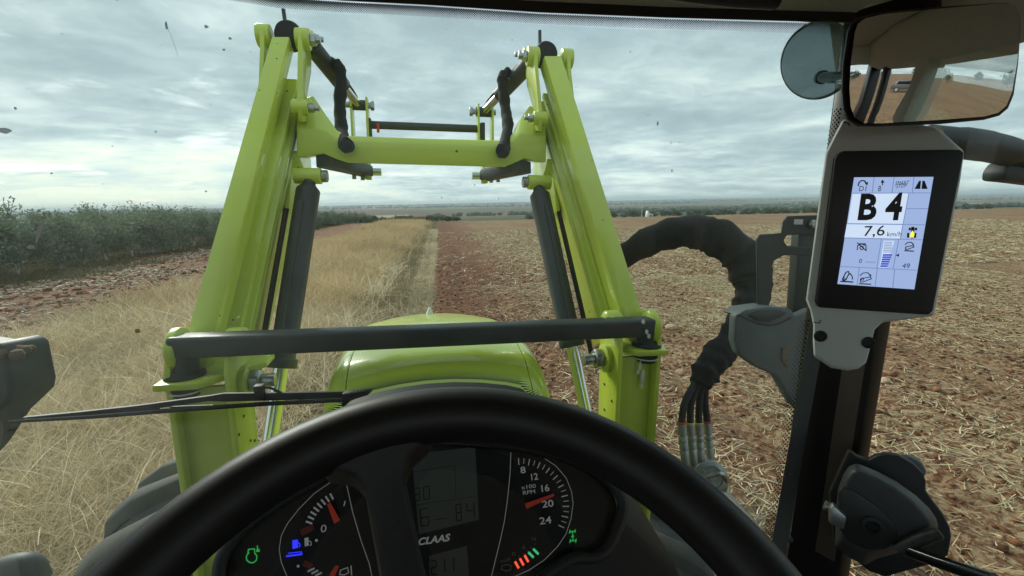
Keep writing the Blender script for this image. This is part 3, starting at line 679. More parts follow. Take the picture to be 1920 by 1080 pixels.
# --- bonnet: three panels with open joints
def bonnet_profile(y):
    """height of the crown line and half widths along the bonnet"""
    z = float(np.interp(y, [.92, 1.00, 1.06, 1.14, 1.24, 1.5, 1.8, 2.0, 2.10, 2.16, 2.18], [-.535, -.485, -.440, -.398, -.385, -.405, -.45, -.492, -.53, -.60, -.72]))
    w = float(np.interp(y, [.92, 1.0, 1.15, 1.5, 1.8, 2.0, 2.10, 2.16, 2.18], [.288, .290, .293, .296, .302, .298, .276, .245, .225]))
    return z, w
def bonnet_pt(y, k):
    """k in -1..1 across the top, beyond +-1 down the flank"""
    z, w = bonnet_profile(y); a = abs(k); sg = 1 if k >= 0 else -1
    if a <= 1: return V3((sg*w*.80*a, y+.03*(1-a*a)*(1 if y > 1.9 else 0), z-.022*a**2.2))
    t = a-1   # flank: rolls over the shoulder and falls
    th = min(t, 1)*math.pi/2
    return V3((sg*(w*.80+w*.20*math.sin(th)+max(0, t-1)*.03), y, z-.022-.075*(1-math.cos(th))-max(0, t-1)*.55))
YS = [.92, .96, 1.0, 1.03, 1.06, 1.10, 1.14, 1.19, 1.24, 1.32, 1.42, 1.5, 1.65, 1.8, 1.9, 2.0, 2.06, 2.10, 2.14, 2.16, 2.18]
def bonnet_panel(ks, name, label=None):
    mb = MB(); rows = [[bonnet_pt(y, k) for k in ks] for y in YS]
    n = len(ks); vs_ = [p for r in rows for p in r]; m = len(vs_); vs_ += [p-V3((0, 0, .012)) for p in vs_]
    fs = []
    for i in range(len(YS)-1):
        for j in range(n-1):
            q = (i*n+j, i*n+j+1, (i+1)*n+j+1, (i+1)*n+j); fs.append(q); fs.append(tuple(m+a for a in reversed(q)))
    edge = [i for i in range(n)]+[r*n+n-1 for r in range(1, len(YS))]+[(len(YS)-1)*n+j for j in range(n-2, -1, -1)]+[r*n for r in range(len(YS)-2, 0, -1)]
    for a, b in zip(edge, edge[1:]+edge[:1]): fs.append((a, b, b+m, a+m))
    mb.add(vs_, fs); o = mb.build(name, GREEN_HOOD, tractor, smooth=50); return o
bonnet_panel([-1+.006 + (2-.012)*i/16 for i in range(17)], 'bonnet_panel')
SIDEK = [1.006, 1.06, 1.15, 1.3, 1.5, 1.7, 1.85, 2.0, 2.4, 3.0]
bonnet_panel(SIDEK, 'bonnet_panel'); bonnet_panel([-k for k in SIDEK], 'bonnet_panel')
mb = MB()
for y in (.94, 2.0): pass
mb.loft([[bonnet_pt(y, k)-V3((0, 0, .03)) for k in (-2.6, -1.9, -1.4, -1, -.5, 0, .5, 1, 1.4, 1.9, 2.6)] for y in YS[:-1]], closed=False, caps=False)
mb.build('bonnet_frame', BLACKP, tractor)
c = bonnet_pt(2.0, -.02)
mb = MB(); mb.loft([[c+V3((x, y, -.01)) for x, y in ((-.018, -.03), (.018, -.03), (.018, .03), (-.018, .03))], [c+V3((x, y, .028)) for x, y in ((-.004, 0), (.004, 0), (.004, .01), (-.004, .01))]])
tag(mb.build('bonnet_fin', WHITEP, tractor, .002), 'small white fin at the front end of the bonnet')
p = onY((922, 645), 1.30); mb = MB(); mb.box(p+V3((0, 0, .008)), (.032, 0, 0), (0, .02, 0), (0, 0, .012)); mb.build('bonnet_latch', DGREY, tractor, .004)

# --- front wheels
def front_wheel(s):
    c = V3((-.80, 1.58, -1.565)) if s < 0 else V3((.73, 1.55, -1.79)); W = .22; R0 = .665
    w = MB(); w.lathe(c-V3((W, 0, 0))*1.0, (1, 0, 0), [(.36, .03), (.50, .0), (.585, .02), (.615, .07), (.622, .22), (.615, .37), (.585, .42), (.50, .44), (.36, .41)], 56)
    root = w.build('front_wheel', TYREM, tractor, smooth=45)
    lug = MB()
    for i in range(22):
        for sd in (-1, 1):
            a0 = 2*math.pi*(i+(.25 if sd > 0 else -.25))/22; rings = []
            for t in np.linspace(0, 1, 5):
                x = sd*(.005+t*.212); a = a0+t*.22-.11; rr = .615-(.035 if t > .9 else 0); ro = R0-.012*t-(.03 if t > .9 else 0); hw = .040+.012*t
                er = V3((0, math.cos(a), math.sin(a))); et = V3((0, -math.sin(a), math.cos(a))); o = c+V3((x, 0, 0))
                rings.append([o+er*(rr-.01)-et*hw*1.25, o+er*(rr-.01)+et*hw*1.25, o+er*ro+et*hw*.72, o+er*ro-et*hw*.72])
            lug.loft(rings)
    lug.build('tread_lug', TYREM, root, .006, 1)
    rim = MB(); rim.lathe(c-V3((.16, 0, 0)), (1, 0, 0), [(.02, .1), (.2, .1), (.24, .02), (.36, 0), (.37, .02), (.33, .05), (.33, .27), (.37, .30), (.36, .32)], 36); rim.build('rim', WHITEP, root)
    return root
front_wheel(-1); front_wheel(1)
mb = MB(); mb.beam((-.6, 1.56, -1.58), (.6, 1.55, -1.77), (0, 1, 0), .16, .16); mb.beam((0, .5, -1.25), (0, 2.1, -1.2), (1, 0, 0), .36, .45); mb.build('chassis', DGREY, tractor, .01)

# --- windscreen
def glass_y(x, z): return .70-.10*(x/.66)**2-.03*z-.02*z*z
def glass_px(q, off=0.0):
    d = ray(*q); t = .6/d[1]
    for _ in range(12): p = EYE+d*t; t += (glass_y(p[0], p[2])-off-p[1])/d[1]
    return EYE+d*t
def glass_sheet(x0, x1, z0, z1, nx, nz, th):
    mb = MB(); P = [[V3((x, glass_y(x, z), z)) for x in np.linspace(x0, x1, nx)] for z in np.linspace(z0, z1, nz)]
    v = [p for r in P for p in r]; f = [(i*nx+j, i*nx+j+1, (i+1)*nx+j+1, (i+1)*nx+j) for i in range(nz-1) for j in range(nx-1)]
    return mb.add(v, f)
windscreen = glass_sheet(-.70, .632, -.85, .262, 25, 19, 0).build('windscreen', GLASS, tractor, smooth=80)
# black printed frit: dots along the header and round the cowl
def hexdot(mb, c, r):
    mb.face([c+V3((math.cos(a)*r, 0, math.sin(a)*r)) for a in np.arange(6)*math.pi/3])
TOPB = [(300, -40), (520, -4), (640, 4), (800, 12), (1010, 26), (1250, 36), (1500, 43), (1590, 46)]
dots = MB(); xs_ = [q[0] for q in TOPB]; ysb = [q[1] for q in TOPB]
pitch = 4.45
for i in range(int((1580-300)/pitch*1)):
    for r in range(9):
        x = 300+(i+.5*(r % 2))*pitch; y = np.interp(x, xs_, ysb)+1.0+r*2.1
        hexdot(dots, glass_px((x, y), .003), (1.62-.10*r)/FOC*.72)
ARC = [(600, 795), (627, 772), (660, 742), (700, 729), (750, 718), (800, 711), (850, 708), (900, 709), (950, 714), (975, 719), (990, 736), (1020, 752)]
ax_ = [q[0] for q in ARC]; ay_ = [q[1] for q in ARC]
for i in range(int((1015-605)/pitch)):
    for r in range(8):
        x = 605+(i+.5*(r % 2))*pitch; hexdot(dots, glass_px((x, np.interp(x, ax_, ay_)+1-r*2.3), .003), (1.75-.17*r)/FOC*.74)
for i in range(110):   # along the right edge of the glass
    for r in range(5):
        y = 205+i*8.1+4*(r % 2)
        if 560 < y < 600: continue
        x = np.interp(y, [205, 590, 1080], [1578, 1520, 1436])-2-r*3.6; hexdot(dots, glass_px((x, y), .003), (2.2-.25*r)/FOC*.8)
tag(dots.build('frit_dots', BLACKP, windscreen, smooth=0, recalc=False), kind='stuff')
seal = MB()
seal.loft([[glass_px((x-w_, y), .003), glass_px((x+30, y), .003)] for y, x, w_ in ((195, 1592, 0), (400, 1556, 0), (600, 1522, 0), (840, 1478, 0), (1080, 1436, 0))], closed=False, caps=False)
seal.build('glass_seal', SEALM, windscreen, smooth=0)
# splashes and smears on the glass
sp = MB()
def blot(q, rx, ry, a=0.0, m=0):
    c = glass_px(q, .004); n = 9; P = []
    for i in range(n):
        t = 2*math.pi*i/n; k = RNG.uniform(.65, 1.2); x, z = rx*k*math.cos(t), ry*k*math.sin(t)
        P.append(c+V3((x*math.cos(a)-z*math.sin(a), 0, x*math.sin(a)+z*math.cos(a)))/FOC*.7)
    sp.face(P, m)
for q, rx, ry in (((312, 48), 2.2, 5.5), ((387, 50), 3.2, 3), ((431, 72), 2.6, 2.2), ((420, 93), 2, 1.6), ((8, 245), 8, 4.2), ((258, 621), 5.5, 4.2), ((97, 325), 1.6, 1.4), ((386, 359), 1.6, 1.4), ((29, 203), 1.8, 2),
                  ((292, 247), 1.4, 1.3), ((211, 274), 1.2, .9), ((1233, 232), 2, 4), ((1214, 252), 1, 1), ((1260, 320), 1.4, 3), ((1258, 268), 1, 2), ((828, 371), 1.5, 1.2), ((935, 372), 1.3, 1.2), ((220, -3), 3, 3), ((487, 169), 1.2, 1),
                  ((890, 347), 1.5, 1.2), ((1182, 97), 1.3, 1.2), ((1215, 216), 1, 1.2), ((1274, 267), 1, 1.8), ((960, 75), 1, 1), ((520, 82), 1, 1)): blot(q, rx, ry)
for i in range(16): blot((316+i*1.2+RNG.uniform(-1.5, 1.5), 56+i*3.2), .55, .7)
for i in range(34): blot((RNG.uniform(20, 1480), RNG.uniform(40, 380)), RNG.uniform(.3, .8), RNG.uniform(.3, .8))
for q, rx, ry, a in (((75, 430), 3.2, 21, -.38), ((58, 463), 5, 4, 0), ((93, 402), 3, 3, 0)): blot(q, rx, ry, a, 1)
for i in range(26): blot((RNG.uniform(1380, 1500), RNG.uniform(590, 1000)), RNG.uniform(.6, 1.6), RNG.uniform(.6, 1.6), 0, 1)
tag(sp.build('dirt_specks', [SPECK, SMEAR], windscreen, smooth=0, recalc=False), kind='stuff')

# --- cab shell: header, roof lining, right front post, side posts, floor
hdr = MB()
ht = [(200, -72), (520, -8), (640, 2), (800, 10), (1010, 24), (1250, 34), (1500, 41), (1600, 44)]
A = [glass_px(q, .012) for q in ht]
hdr.loft([[a, a+V3((0, -.003, .017)), a+V3((0, .10, .085)), a+V3((0, .10, .055))] for a in A]); hdr.build('roof_header', BLACKP, tractor, .003)
lin = MB()
r0 = [a+V3((0, -.002, .014)) for a in A]; rows = [r0, [p+V3((0, -.012, .002)) for p in r0], [p+V3((0, -.14, .014)) for p in r0], [V3((p[0]*1.05, .2, .30)) for p in r0], [V3((p[0]*1.1, -.3, .33)) for p in r0], [V3((p[0]*1.1, -.95, .30)) for p in r0]]
lin.loft(rows, closed=False, caps=False); lo = [[p+V3((0, 0, .03)) for p in r] for r in rows]; lin.loft(lo, closed=False, caps=False)
lin.build('roof_lining', LINER, tractor, smooth=60)
rf = MB(); rf.abox((-.82, -1.05, .37), (.82, .86, .47)); rf.abox((-.80, -1.0, .20), (.80, -.93, .37)); rf.build('cab_roof', WHITEP, tractor, .02)
for sx in (-1, 1):
    r_ = MB(); r_.loft([[V3((sx*x, y, z)) for x, z in ((.70, .235-dz), (.76, .215-dz), (.79, .37), (.66, .36))] for y, dz in ((-.98, .05), (-.5, .05), (0, .045), (.30, .03), (.45, 0), (.72, 0))]); r_.build('roof_rail', LINER, tractor, .008)
vis = MB(); pv_ = [onY((x, y), .52) for x, y in ((1235, -26), (1300, -14), (1380, -5), (1455, 0))]; vis.tube(pv_, .011, 12); vis.build('sun_blind', BLACKP, tractor)
post = MB()
def post_ring(z):
    k = (z+.18)/.55
    return [V3((.628, .645-.02*k*0, z)), V3((.632, .618, z)), V3((.664, .545, z)), V3((.690, .545, z)), V3((.715, .60, z)), V3((.68, .68, z))]
post.loft([post_ring(z) for z in (-1.15, -.7, -.2, .30)]); apost = post.build('front_post', PILLARM, tractor, .004)
postl = MB(); postl.loft([[V3((-p[0]-.07, p[1], p[2])) for p in post_ring(z)] for z in (-1.15, -.7, -.2, .30)]); postl.build('front_post', PILLARM, tractor, .004)
st = MB(); a0, a1 = V3((.632, .618, 0)), V3((.664, .545, 0)); nn = unit(V3((-(a1-a0)[1]*-1, (a1-a0)[0]*-1, 0)))
for t0, t1, z0, z1, m in ((.52, .90, -.62, -.20, 0), (.30, .66, -1.1, -.72, 0)):
    q0, q1 = a0+(a1-a0)*t0, a0+(a1-a0)*t1; off = unit(V3((-.92, -.40, 0)))*.003
    st.prism([q0+off+V3((0, 0, z0)), q1+off+V3((0, 0, z0)), q1+off+V3((0, 0, z1)), q0+off+V3((0, 0, z1))], -off*.8)
st.build('post_strip', STRIPEM, apost, .001)
for sx in (-1, 1):
    for y, w, mm, nm, bt in ((-.07, .045, LINER, 'centre_post', 0), (-.93, .07, PILLARM, 'rear_post', 0)):
        p_ = MB(); p_.loft([[V3((sx*x, yy, z)) for x, yy in ((.70, y-w), (.70, y+w), (.77, y+w*.8), (.77, y-w*.8))] for z in (-1.15, -.3, .28)]); p_.build(nm, mm, tractor, .01)
    q = MB(); q.tube(smooth_path([(sx*.735, -.50, -.75), (sx*.735, -.56, -.1), (sx*.735, -.60, .25)]), .022, 8); q.build('quarter_post', PILLARM, tractor)
fl = MB(); fl.abox((-.78, -1.0, -1.25), (.78, .72, -1.18)); fl.abox((-.78, -1.0, -1.18), (.78, -.95, -.42)); fl.abox((-.80, -1.0, -1.18), (-.74, -.12, -.55)); fl.abox((.74, -1.0, -1.18), (.80, -.35, -.55)); fl.build('cab_tub', BLACKP, tractor, .01)
dg = MB(); dg.face([V3((.722, -.12, -1.15)), V3((.722, .56, -1.15)), V3((.722, .56, .24)), V3((.722, -.12, .24))]); dg.build('door_glass', DGLASS, tractor, smooth=0)

# --- dash cowl under the wheel
cow = MB()
CP = [(560, 870), (610, 795), (655, 745), (700, 731), (750, 720), (800, 713), (850, 710), (900, 711), (950, 716), (976, 722), (1000, 742), (1080, 800), (1160, 880), (1200, 960), (1230, 1080), (1250, 1250), (480, 1250), (500, 1000)]
f0 = [onY(q, .655) for q in CP]; f1 = [onY(q, .60)-V3((0, .17, 0)) for q in CP]
f1 = [V3((p[0]*.98, .455, p[2]-.025)) for p in f0]
cow.loft([f0, f1]); cow.build('dash_cowl', BLACKP, tractor, .012)
sidep = MB(); PD0 = Plane(onY((1200, 1030), .52), (1, 0, 0), (0, .6, .8))
sidep.prism([PD0.px(q) for q in ((1100, 1050), (1165, 985), (1185, 1000), (1265, 1080), (1300, 1180), (980, 1180), (990, 1070))], -PD0.n*.12); sidep.build('dash_side_panel', DGREY, tractor, .008)

# ================================================================== FRONT LOADER
loader = thing('front_loader', (0, 1.3, -1.4), 'lime green front loader with raised twin arms and black rams', 'front loader')
steel_bits = []
def side_build(s):
    K = (lambda l, r: l) if s < 0 else (lambda l, r: r)
    inn = V3((-s, 0, 0))      # towards the middle of the tractor
    # guide arm: long box strut whose back face catches the light
    ob, ib = onY(K((345, 640), (1209, 600)), 1.20), onY(K((399, 640), (1168, 600)), 1.20)
    ot, it = onY(K((509, 68), (1053, 104)), 1.655), onY(K((543, 68), (1020, 104)), 1.655)
    ax = unit((ot+it)/2-(ob+ib)/2); dep = np.cross(unit(ib-ob), ax)*(1 if s < 0 else -1); dep = dep if dep[1] > 0 else -dep; dep = unit(dep)*.066
    lo = ax*-.10
    mb = MB(); mb.loft([[ob+lo, ib+lo, ib+lo+dep, ob+lo+dep], [ot, it, it+dep*.9, ot+dep*.9]]); mb.build('guide_arm', GREEN, loader, .005, 2)
    # lifting boom: pressed channel section with two ribs
    eb, et = onY(K((446, 636), (1146, 600)), 1.29), onY(K((557, 148), (1018, 174)), 1.70)
    ax2 = unit(et-eb); low = onX(K((494, 636), (1104, 600)), eb[0]); dd = low-eb; dd = dd-ax2*(dd@ax2); dlen = np.linalg.norm(dd); dd = dd/dlen; dlen = max(dlen, .10)*1.15
    prof = [(0, 0), (0, .10), (-.010, .12), (-.010, .18), (.008, .20), (.008, .26), (-.008, .28), (-.008, .33), (.006, .35), (.006, .40), (0, .42), (0, 1.0), (-.11, 1.0), (-.11, 0)]
    mb = MB(); mb.loft([[e+inn*a+dd*(b*dlen*k) for a, b in prof] for e, k in ((eb-ax2*.05, 1), (eb+(et-eb)*.55, 1.15), (et, 1.05))]); mb.build('boom_arm', GREEN, loader, .003, 2)
    # side gusset where ram and cross tube meet the boom
    GX = eb[0]+(et-eb)[0]*.62-s*.004
    gp = K([(541, 400), (549, 300), (560, 235), (584, 180), (606, 207), (612, 275), (600, 318), (582, 345), (562, 400)],
           [(1044, 400), (1034, 310), (1024, 255), (1002, 200), (984, 225), (980, 285), (992, 325), (1006, 352), (1024, 400)])
    P = [onX(q, GX) for q in gp]; P = [V3((GX, min(p[1], 2.0), p[2]*min(p[1], 2.0)/p[1])) for p in P]
    MB().prism(P, -inn*.016).build('gusset_plate', GREEN, loader, .003)
    g0, g1 = onX(K((543, 285), (1038, 300)), GX), onX(K((569, 342), (1022, 348)), GX)
    MB().beam(g0+inn*.012, g1+inn*.012, inn, .024, .012).build('stiffener', GREEN, loader, .002)
    # knee plates with pins
    dome = onY(K((541, 60), (1024, 98)), 1.70); bolt = onY(K((592, 203), (990, 221)), 1.60)
    xin, xout = it[0]-s*.022, ot[0]+s*.022
    def kplate(x, name):
        y0, z0 = dome[1]+.005, dome[2]-.015; y1, z1 = bolt[1]+.01, bolt[2]
        pts = [(y0-.045, z0+.005), (y0-.02, z0+.028), (y0+.03, z0+.026), (y0+.075, z0+.036), (y0+.10, z0+.01), (y0+.06, z0-.09), (y1+.045, z1+.03), (y1+.035, z1-.035), (y1-.02, z1-.045), (y1-.035, z1), (y0-.055, z0-.05)]
        MB().prism([V3((x, y, z)) for y, z in pts], inn*.014).build(name, GREEN, loader, .003)
    kplate(xin, 'knee_plate'); kplate(xout-inn[0]*.014, 'knee_plate')
    for (x0, x1, c, r) in ((xin-inn[0]*.012, xin+inn[0]*.032, dome+V3((0, -.005, -.02)), .034), (xin-inn[0]*.002, xin+inn[0]*.026, dome+V3((0, .085, .012)), .026), (xin-inn[0]*.02, xin+inn[0]*.03, bolt, .024), (xout-inn[0]*.030, xout+inn[0]*.012, dome+V3((0, -.005, -.02)), .036)):
        pin = MB().cyl((x0, c[1], c[2]), (x1, c[1], c[2]), r, n=20).build('pin_boss', GREEN, loader, .004)
        if x0 == xout-inn[0]*.030: continue
        nb = MB(); nb.hexnut((x1, c[1], c[2]), inn, r*.62, .018); nb.cyl((x1, c[1], c[2]), (x1+inn[0]*.032, c[1], c[2]), r*.36, n=10); nb.build('nut', STEEL, pin, .001)
    # rubber dome and marker rod on the knee
    c = onY(K((542, 66), (1023, 102)), 1.70); mb = MB(); mb.lathe(c+V3((0, .04, 0)), (0, -1, 0), [(.0, -.004), (.036, 0), (.043, .008), (.043, .05), (.038, .062), (.0, .066)], 28); mb.build('rubber_stop', RUBBER, loader)
    rt, rb = onY(K((531, 17), (1012, 57)), 1.72), onY(K((537, 48), (1013, 84)), 1.72); MB().tube([rb-V3((0, 0, .05)), rt], .0065, 8).build('marker_rod', DGREY, loader)
    # tilt ram
    t0, t1 = onY(K((584, 86), (994, 118)), 1.79), onY(K((672, 197), (907, 210)), 2.12); tm = t0+(t1-t0)*.62
    ram = MB().tube([t0, t0+(tm-t0)*.02, tm, tm+(t1-tm)*.02], [.026, .031, .031, .024], 20).build('tilt_ram', DGREY, loader, .002)
    MB().cyl(tm, t1, .017, n=16).build('ram_rod', CHROME, ram); MB().cyl(t1-V3((.035, 0, 0)), t1+V3((.035, 0, 0)), .022, n=16).build('ram_eye', DGREY, ram)
    up_ = V3((0, -.02, .032)); MB().tube(smooth_path([t0+up_, t0+(t1-t0)*.3+up_*1.25, t0+(t1-t0)*.5+up_*1.2, t0+(t1-t0)*.9+up_*.9, t1+V3((0, 0, .012))]), .006, 8).build('oil_pipe', DGREY, ram)
    # tool carrier bracket at the far end of the ram
    for dx in (-.032, .032):
        MB().prism([V3((t1[0]+dx, y, z)) for y, z in ((t1[1]-.03, t1[2]+.03), (t1[1]+.035, t1[2]+.03), (t1[1]+.04, t1[2]-.16), (t1[1]-.045, t1[2]-.16))], (.009, 0, 0)).build('carrier_plate', GREEN, loader, .002)
    pn = MB().cyl(t1-V3((.055, 0, 0)), t1+V3((.055, 0, 0)), .013, n=12); pn.hexnut(t1+inn*.05, inn, .02, .016); pn.build('carrier_pin', STEEL, loader)
    # wrapped hose that hangs from the ram to the cross tube
    hp = smooth_path([onY(K((618, 113), (953, 132)), 1.88), onY(K((634, 124), (943, 144)), 1.86), onY(K((639, 150), (943, 165)), 1.84), onY(K((637, 200), (948, 205)), 1.80), onY(K((641, 245), (952, 240)), 1.72), onY(K((648, 272), (944, 280)), 1.60), onY(K((654, 268), (940, 283)), 1.585)], 8)
    rr = [.021+.0012*math.sin(i*1.3)+.001*math.sin(i*.7) for i in range(len(hp))]; rr[:6] = [.015]*6; rr[-10:] = [.024]*10
    MB().tube(hp, rr, 14, jitter=lambda i, j: 1+.045*math.sin(j*2.1+i*1.3)).build('wrapped_hose', SLEEVE, loader, smooth=60)
    # lower link of the carrier
    l0, l1 = onY(K((607, 300), (984, 312)), 1.66), onY(K((690, 322), (908, 330)), 1.86)
    MB().beam(l0, l1, (1, 0, 0), .07, .045, .05, .04).build('carrier_link', DGREY, loader, .004)
    MB().beam(l0+V3((0, -.01, .026)), l1+V3((0, -.01, .024)), (1, 0, 0), .035, .006).build('link_strip', STEEL, loader, .001)
    nb = MB()
    for q in K(((664, 330), (680, 332), (693, 331)), ((934, 336), (921, 337), (906, 337))): p = onY(q, 1.85); nb.cyl(p+V3((0, 0, .02)), p-V3((0, 0, .012)), .008, n=8)
    nb.cyl(l1-V3((.05, 0, 0)), l1+V3((.05, 0, 0)), .014, n=12); nb.build('link_bolts', STEEL, loader, .001)
    MB().prism([l1+V3((-.01, dy, dz)) for dy, dz in ((-.03, -.03), (.03, -.03), (.03, .12), (-.03, .12))], (.02, 0, 0)).build('carrier_plate', GREEN, loader, .002)
    # lift ram: barrel, pipe beside it, collar, chromed rod
    r0, r1 = onY(K((582, 330), (1007, 342)), 1.61), onY(K((527, 690), (1073, 650)), 1.40)
    a_ = unit(r1-r0); rod_end = r1+a_*.42
    barrel = MB().tube([r0, r0+a_*.03, r0+a_*.05, r1-a_*.03, r1-a_*.028, r1], [.018, .020, .037, .037, .044, .044], 28).build('lift_ram', DGREY, loader, .002)
    sidev = unit(np.cross(a_, unit((r0+r1)/2-EYE)))*(-s)
    pb = unit(np.cross(sidev, a_)); pb = pb if pb[1] < 0 else -pb
    MB().tube([r0+a_*.10-sidev*.018+pb*.031, r1-a_*.06-sidev*.018+pb*.031], .013, 12).build('oil_pipe', DGREY, barrel)
    MB().tube([r0+a_*.12-sidev*.055-pb*.02, r1-a_*.10-sidev*.060-pb*.02, r1+a_*.05-sidev*.06-pb*.02], .009, 10).build('oil_pipe', BLACKP, barrel)
    MB().cyl(r1, rod_end, .0215, n=20).build('ram_rod', CHROME, barrel)
    lug = MB().cyl(r0+inn*-.05, r0+inn*.035, .026, n=20).build('pin_boss', GREEN, loader, .003)
    nb = MB(); nb.hexnut(r0+inn*.035, inn, .020, .02); nb.build('nut', STEEL, lug, .001)
    # post: two cheek plates with a web between, foot plate and pins
    y0 = 1.10; xo = s*.615; xi = s*.510
    xo_top = onY(K((306, 710), (1241, 656)), y0)[0]; xi_top = onY(K((432, 710), (1160, 660)), y0)[0]
    th = s*.014
    cheek = [(y0, -.385), (y0+.02, -.33), (y0+.09, -.305), (y0+.14, -.34), (y0+.13, -.50), (y0+.12, -.70), (y0+.12, -.9), (y0+.13, -1.25), (y0, -1.25)]
    po = MB().prism([V3((xo_top, y, z)) for y, z in cheek], (-th, 0, 0)).build('cheek_plate', GREEN, loader, .003)
    pi = MB().prism([V3((xi_top, y, z)) for y, z in cheek], (th, 0, 0)).build('cheek_plate', GREEN, loader, .003)
    MB().prism([V3((x, y0+.028, z)) for x, z in ((xo_top-th, -.43), (xi_top+th, -.43), (xi_top+th, -1.22), (xo_top-th, -1.22))], (0, .014, 0)).build('post_web', GREEN, loader, .001)
    zf = -.398
    fo = K([(303, 706), (322, 690), (468, 676), (470, 690), (398, 713), (310, 722)], [(1243, 646), (1232, 640), (1166, 640), (1166, 652), (1184, 664), (1238, 662)])
    cx_ = onY(K((347, 705), (1212, 650)), 1.13)[0]
    fp = [(cx_+s*.043, 1.078), (cx_+s*.046, 1.165), (cx_-s*.02, 1.24), (cx_-s*.155, 1.27), (cx_-s*.155, 1.20), (cx_-s*.05, 1.075)] if s < 0 else [(cx_+s*.040, 1.075), (cx_+s*.045, 1.165), (cx_-s*.0, 1.22), (cx_-s*.075, 1.24), (cx_-s*.075, 1.13), (cx_-s*.05, 1.085)]
    MB().prism([V3((x, y, zf)) for x, y in fp], (0, 0, -.016)).build('foot_plate', GREEN, loader, .003)
    ft = MB(); ft.lathe(V3((cx_, 1.13, zf+.0)), (0, 0, 1), [(.042, .001), (.043, .005), (.034, .010), (.029, .016), (.026, .018)], 28); ft.build('rubber_foot', RUBBER, loader)
    ub = MB(); ub.lathe(V3((cx_, 1.13, zf-.018)), (0, 0, -1), [(.036, 0), (.036, .010), (.026, .030), (.010, .034)], 24); ub.build('rubber_buffer', RUBBER, loader)
    MB().tube([V3((cx_+.037*math.cos(a), 1.13+.037*math.sin(a), zf-.034)) for a in np.linspace(-2.9, -.2, 14)], .0022, 8).build('cable_tie', WHITEP, loader)
    # pin bosses of the arms at the post head
    for (q, yy, rr_, L_) in ((K((322, 655), (1228, 612)), 1.15, .052, .03), (K((424, 640), (1162, 602)), 1.19, .034, .05)):
        c = onY(q, yy); b_ = MB(); b_.lathe(c, (1, 0, 0) if s < 0 else (-1, 0, 0), [(0, -.004), (rr_*.8, 0), (rr_, .008), (rr_, L_-.006), (rr_*.82, L_), (.012, L_+.004)], 32); pb_ = b_.build('pin_boss', GREEN, loader, .002)
        sb = MB(); sb.lathe(c+inn*L_, inn, [(.016, 0), (.016, .012), (0, .014)], 12); sb.build('pin', STEEL, pb_)
    # big bolt through the inner cheek
    c = onY(K((468, 715), (1127, 672)), 1.25); c = V3((xi_top, 1.17, c[2]*1.17/c[1]))
    w_ = MB(); w_.lathe(c, inn, [(.040, 0), (.042, .004), (.042, .014), (.034, .018)], 28); wb = w_.build('washer', GREEN, loader)
    nb = MB(); nb.hexnut(c+inn*.018, inn, .030, .026); nb.cyl(c+inn*.044, c+inn*.075, .017, n=14); nb.build('nut', STEEL, wb, .0015)
    for k in range(4):
        q = K(((457, 780), (448, 815), (470, 826), (478, 826)), ((1133, 720), (1147, 752), (1133, 768), (1125, 690)))[k]; c = onX(q, xi_top-s*.001)
        MB().cyl(c, c+inn*.001, .004, n=8).build('bolt_hole', RUBBER, loader)
for s in (-1, 1): side_build(s)
# cross tube with flared ends
def xt(rows_px, Y):
    return [onY(q, y) for q, y in zip(rows_px, Y)]
top = [(556, 190), (586, 178), (612, 217), (632, 244), (652, 254), (800, 259), (947, 263), (966, 246), (976, 222), (994, 197), (1024, 215)]
mid = [(556, 240), (590, 240), (614, 246), (632, 262), (652, 264), (800, 269), (947, 273), (964, 262), (976, 250), (990, 252), (1024, 256)]
bot = [(556, 296), (590, 290), (606, 288), (632, 299), (652, 305), (800, 309), (947, 313), (964, 306), (984, 297), (996, 300), (1024, 305)]
YT = [1.72, 1.72, 1.70, 1.66, 1.64, 1.64, 1.64, 1.66, 1.70, 1.72, 1.72]; YM = [1.62]*11; YB = [1.62]*11
A, B, C_ = xt(top, YT), xt(mid, YM), xt(bot, YB)
mb = MB(); mb.loft([[a, b, c, c+V3((0, .13, .01)), a+V3((0, .07, -.01))] for a, b, c in zip(A, B, C_)]); mb.build('cross_tube', GREEN, loader, .006, 2)
# dark tube of the tool carrier behind it
a, b = onY((692, 234), 2.12), onY((904, 242), 2.12)
mb = MB(); mb.tube([a, b], .017, 16); mb.build('carrier_tube', DGREY, loader)
for p, q in ((a, b), (b, a)):
    d = unit(q-p); MB().beam(p+V3((0, 0, .025)), p-V3((0, 0, .07)), (1, 0, 0), .02, .05).build('carrier_lug', DGREY, loader, .002)
p = onY((709, 243), 2.10); MB().cyl(p-V3((0, 0, .012)), p+V3((0, 0, .025)), .006, n=8).build('red_tag', REDN, loader)
# guard bar across the posts
p0, p1 = onY((345, 648), 1.13), onY((1210, 612), 1.13); d = unit(p1-p0)
bar = MB(); z = V3((0, 0, 1))
bar.beam(p0-d*.027, p1+d*.020, (0, 1, 0), .054, .052)
gb = bar.build('guard_bar', DGREY, loader, .009, 3)
for p in (p0, p1):
    MB().tube(smooth_path([p-z*.02, p-z*.055, V3((p[0], 1.13, -.397))]), .0265, 20).build('bar_leg', DGREY, gb)
bd = MB()
for q, rx, rz in (((1205, 705), .006, .028), ((1203, 720), .004, .016), ((1200, 685), .004, .02), ((1196, 697), .005, .010)):
    c = onY(q, 1.116); bd.prism([c+V3((rx*math.cos(t)*k, 0, rz*math.sin(t)*k)) for t, k in zip(np.linspace(0, 5.6, 8), RNG.uniform(.6, 1.2, 8))], (0, -.002, 0))
for q in ((1212, 622), (1216, 630), (1206, 603)): c = onY(q, 1.099); bd.prism([c+V3((.005*math.cos(t), 0, .007*math.sin(t))) for t in np.linspace(0, 5.2, 7)], (0, -.003, 0))
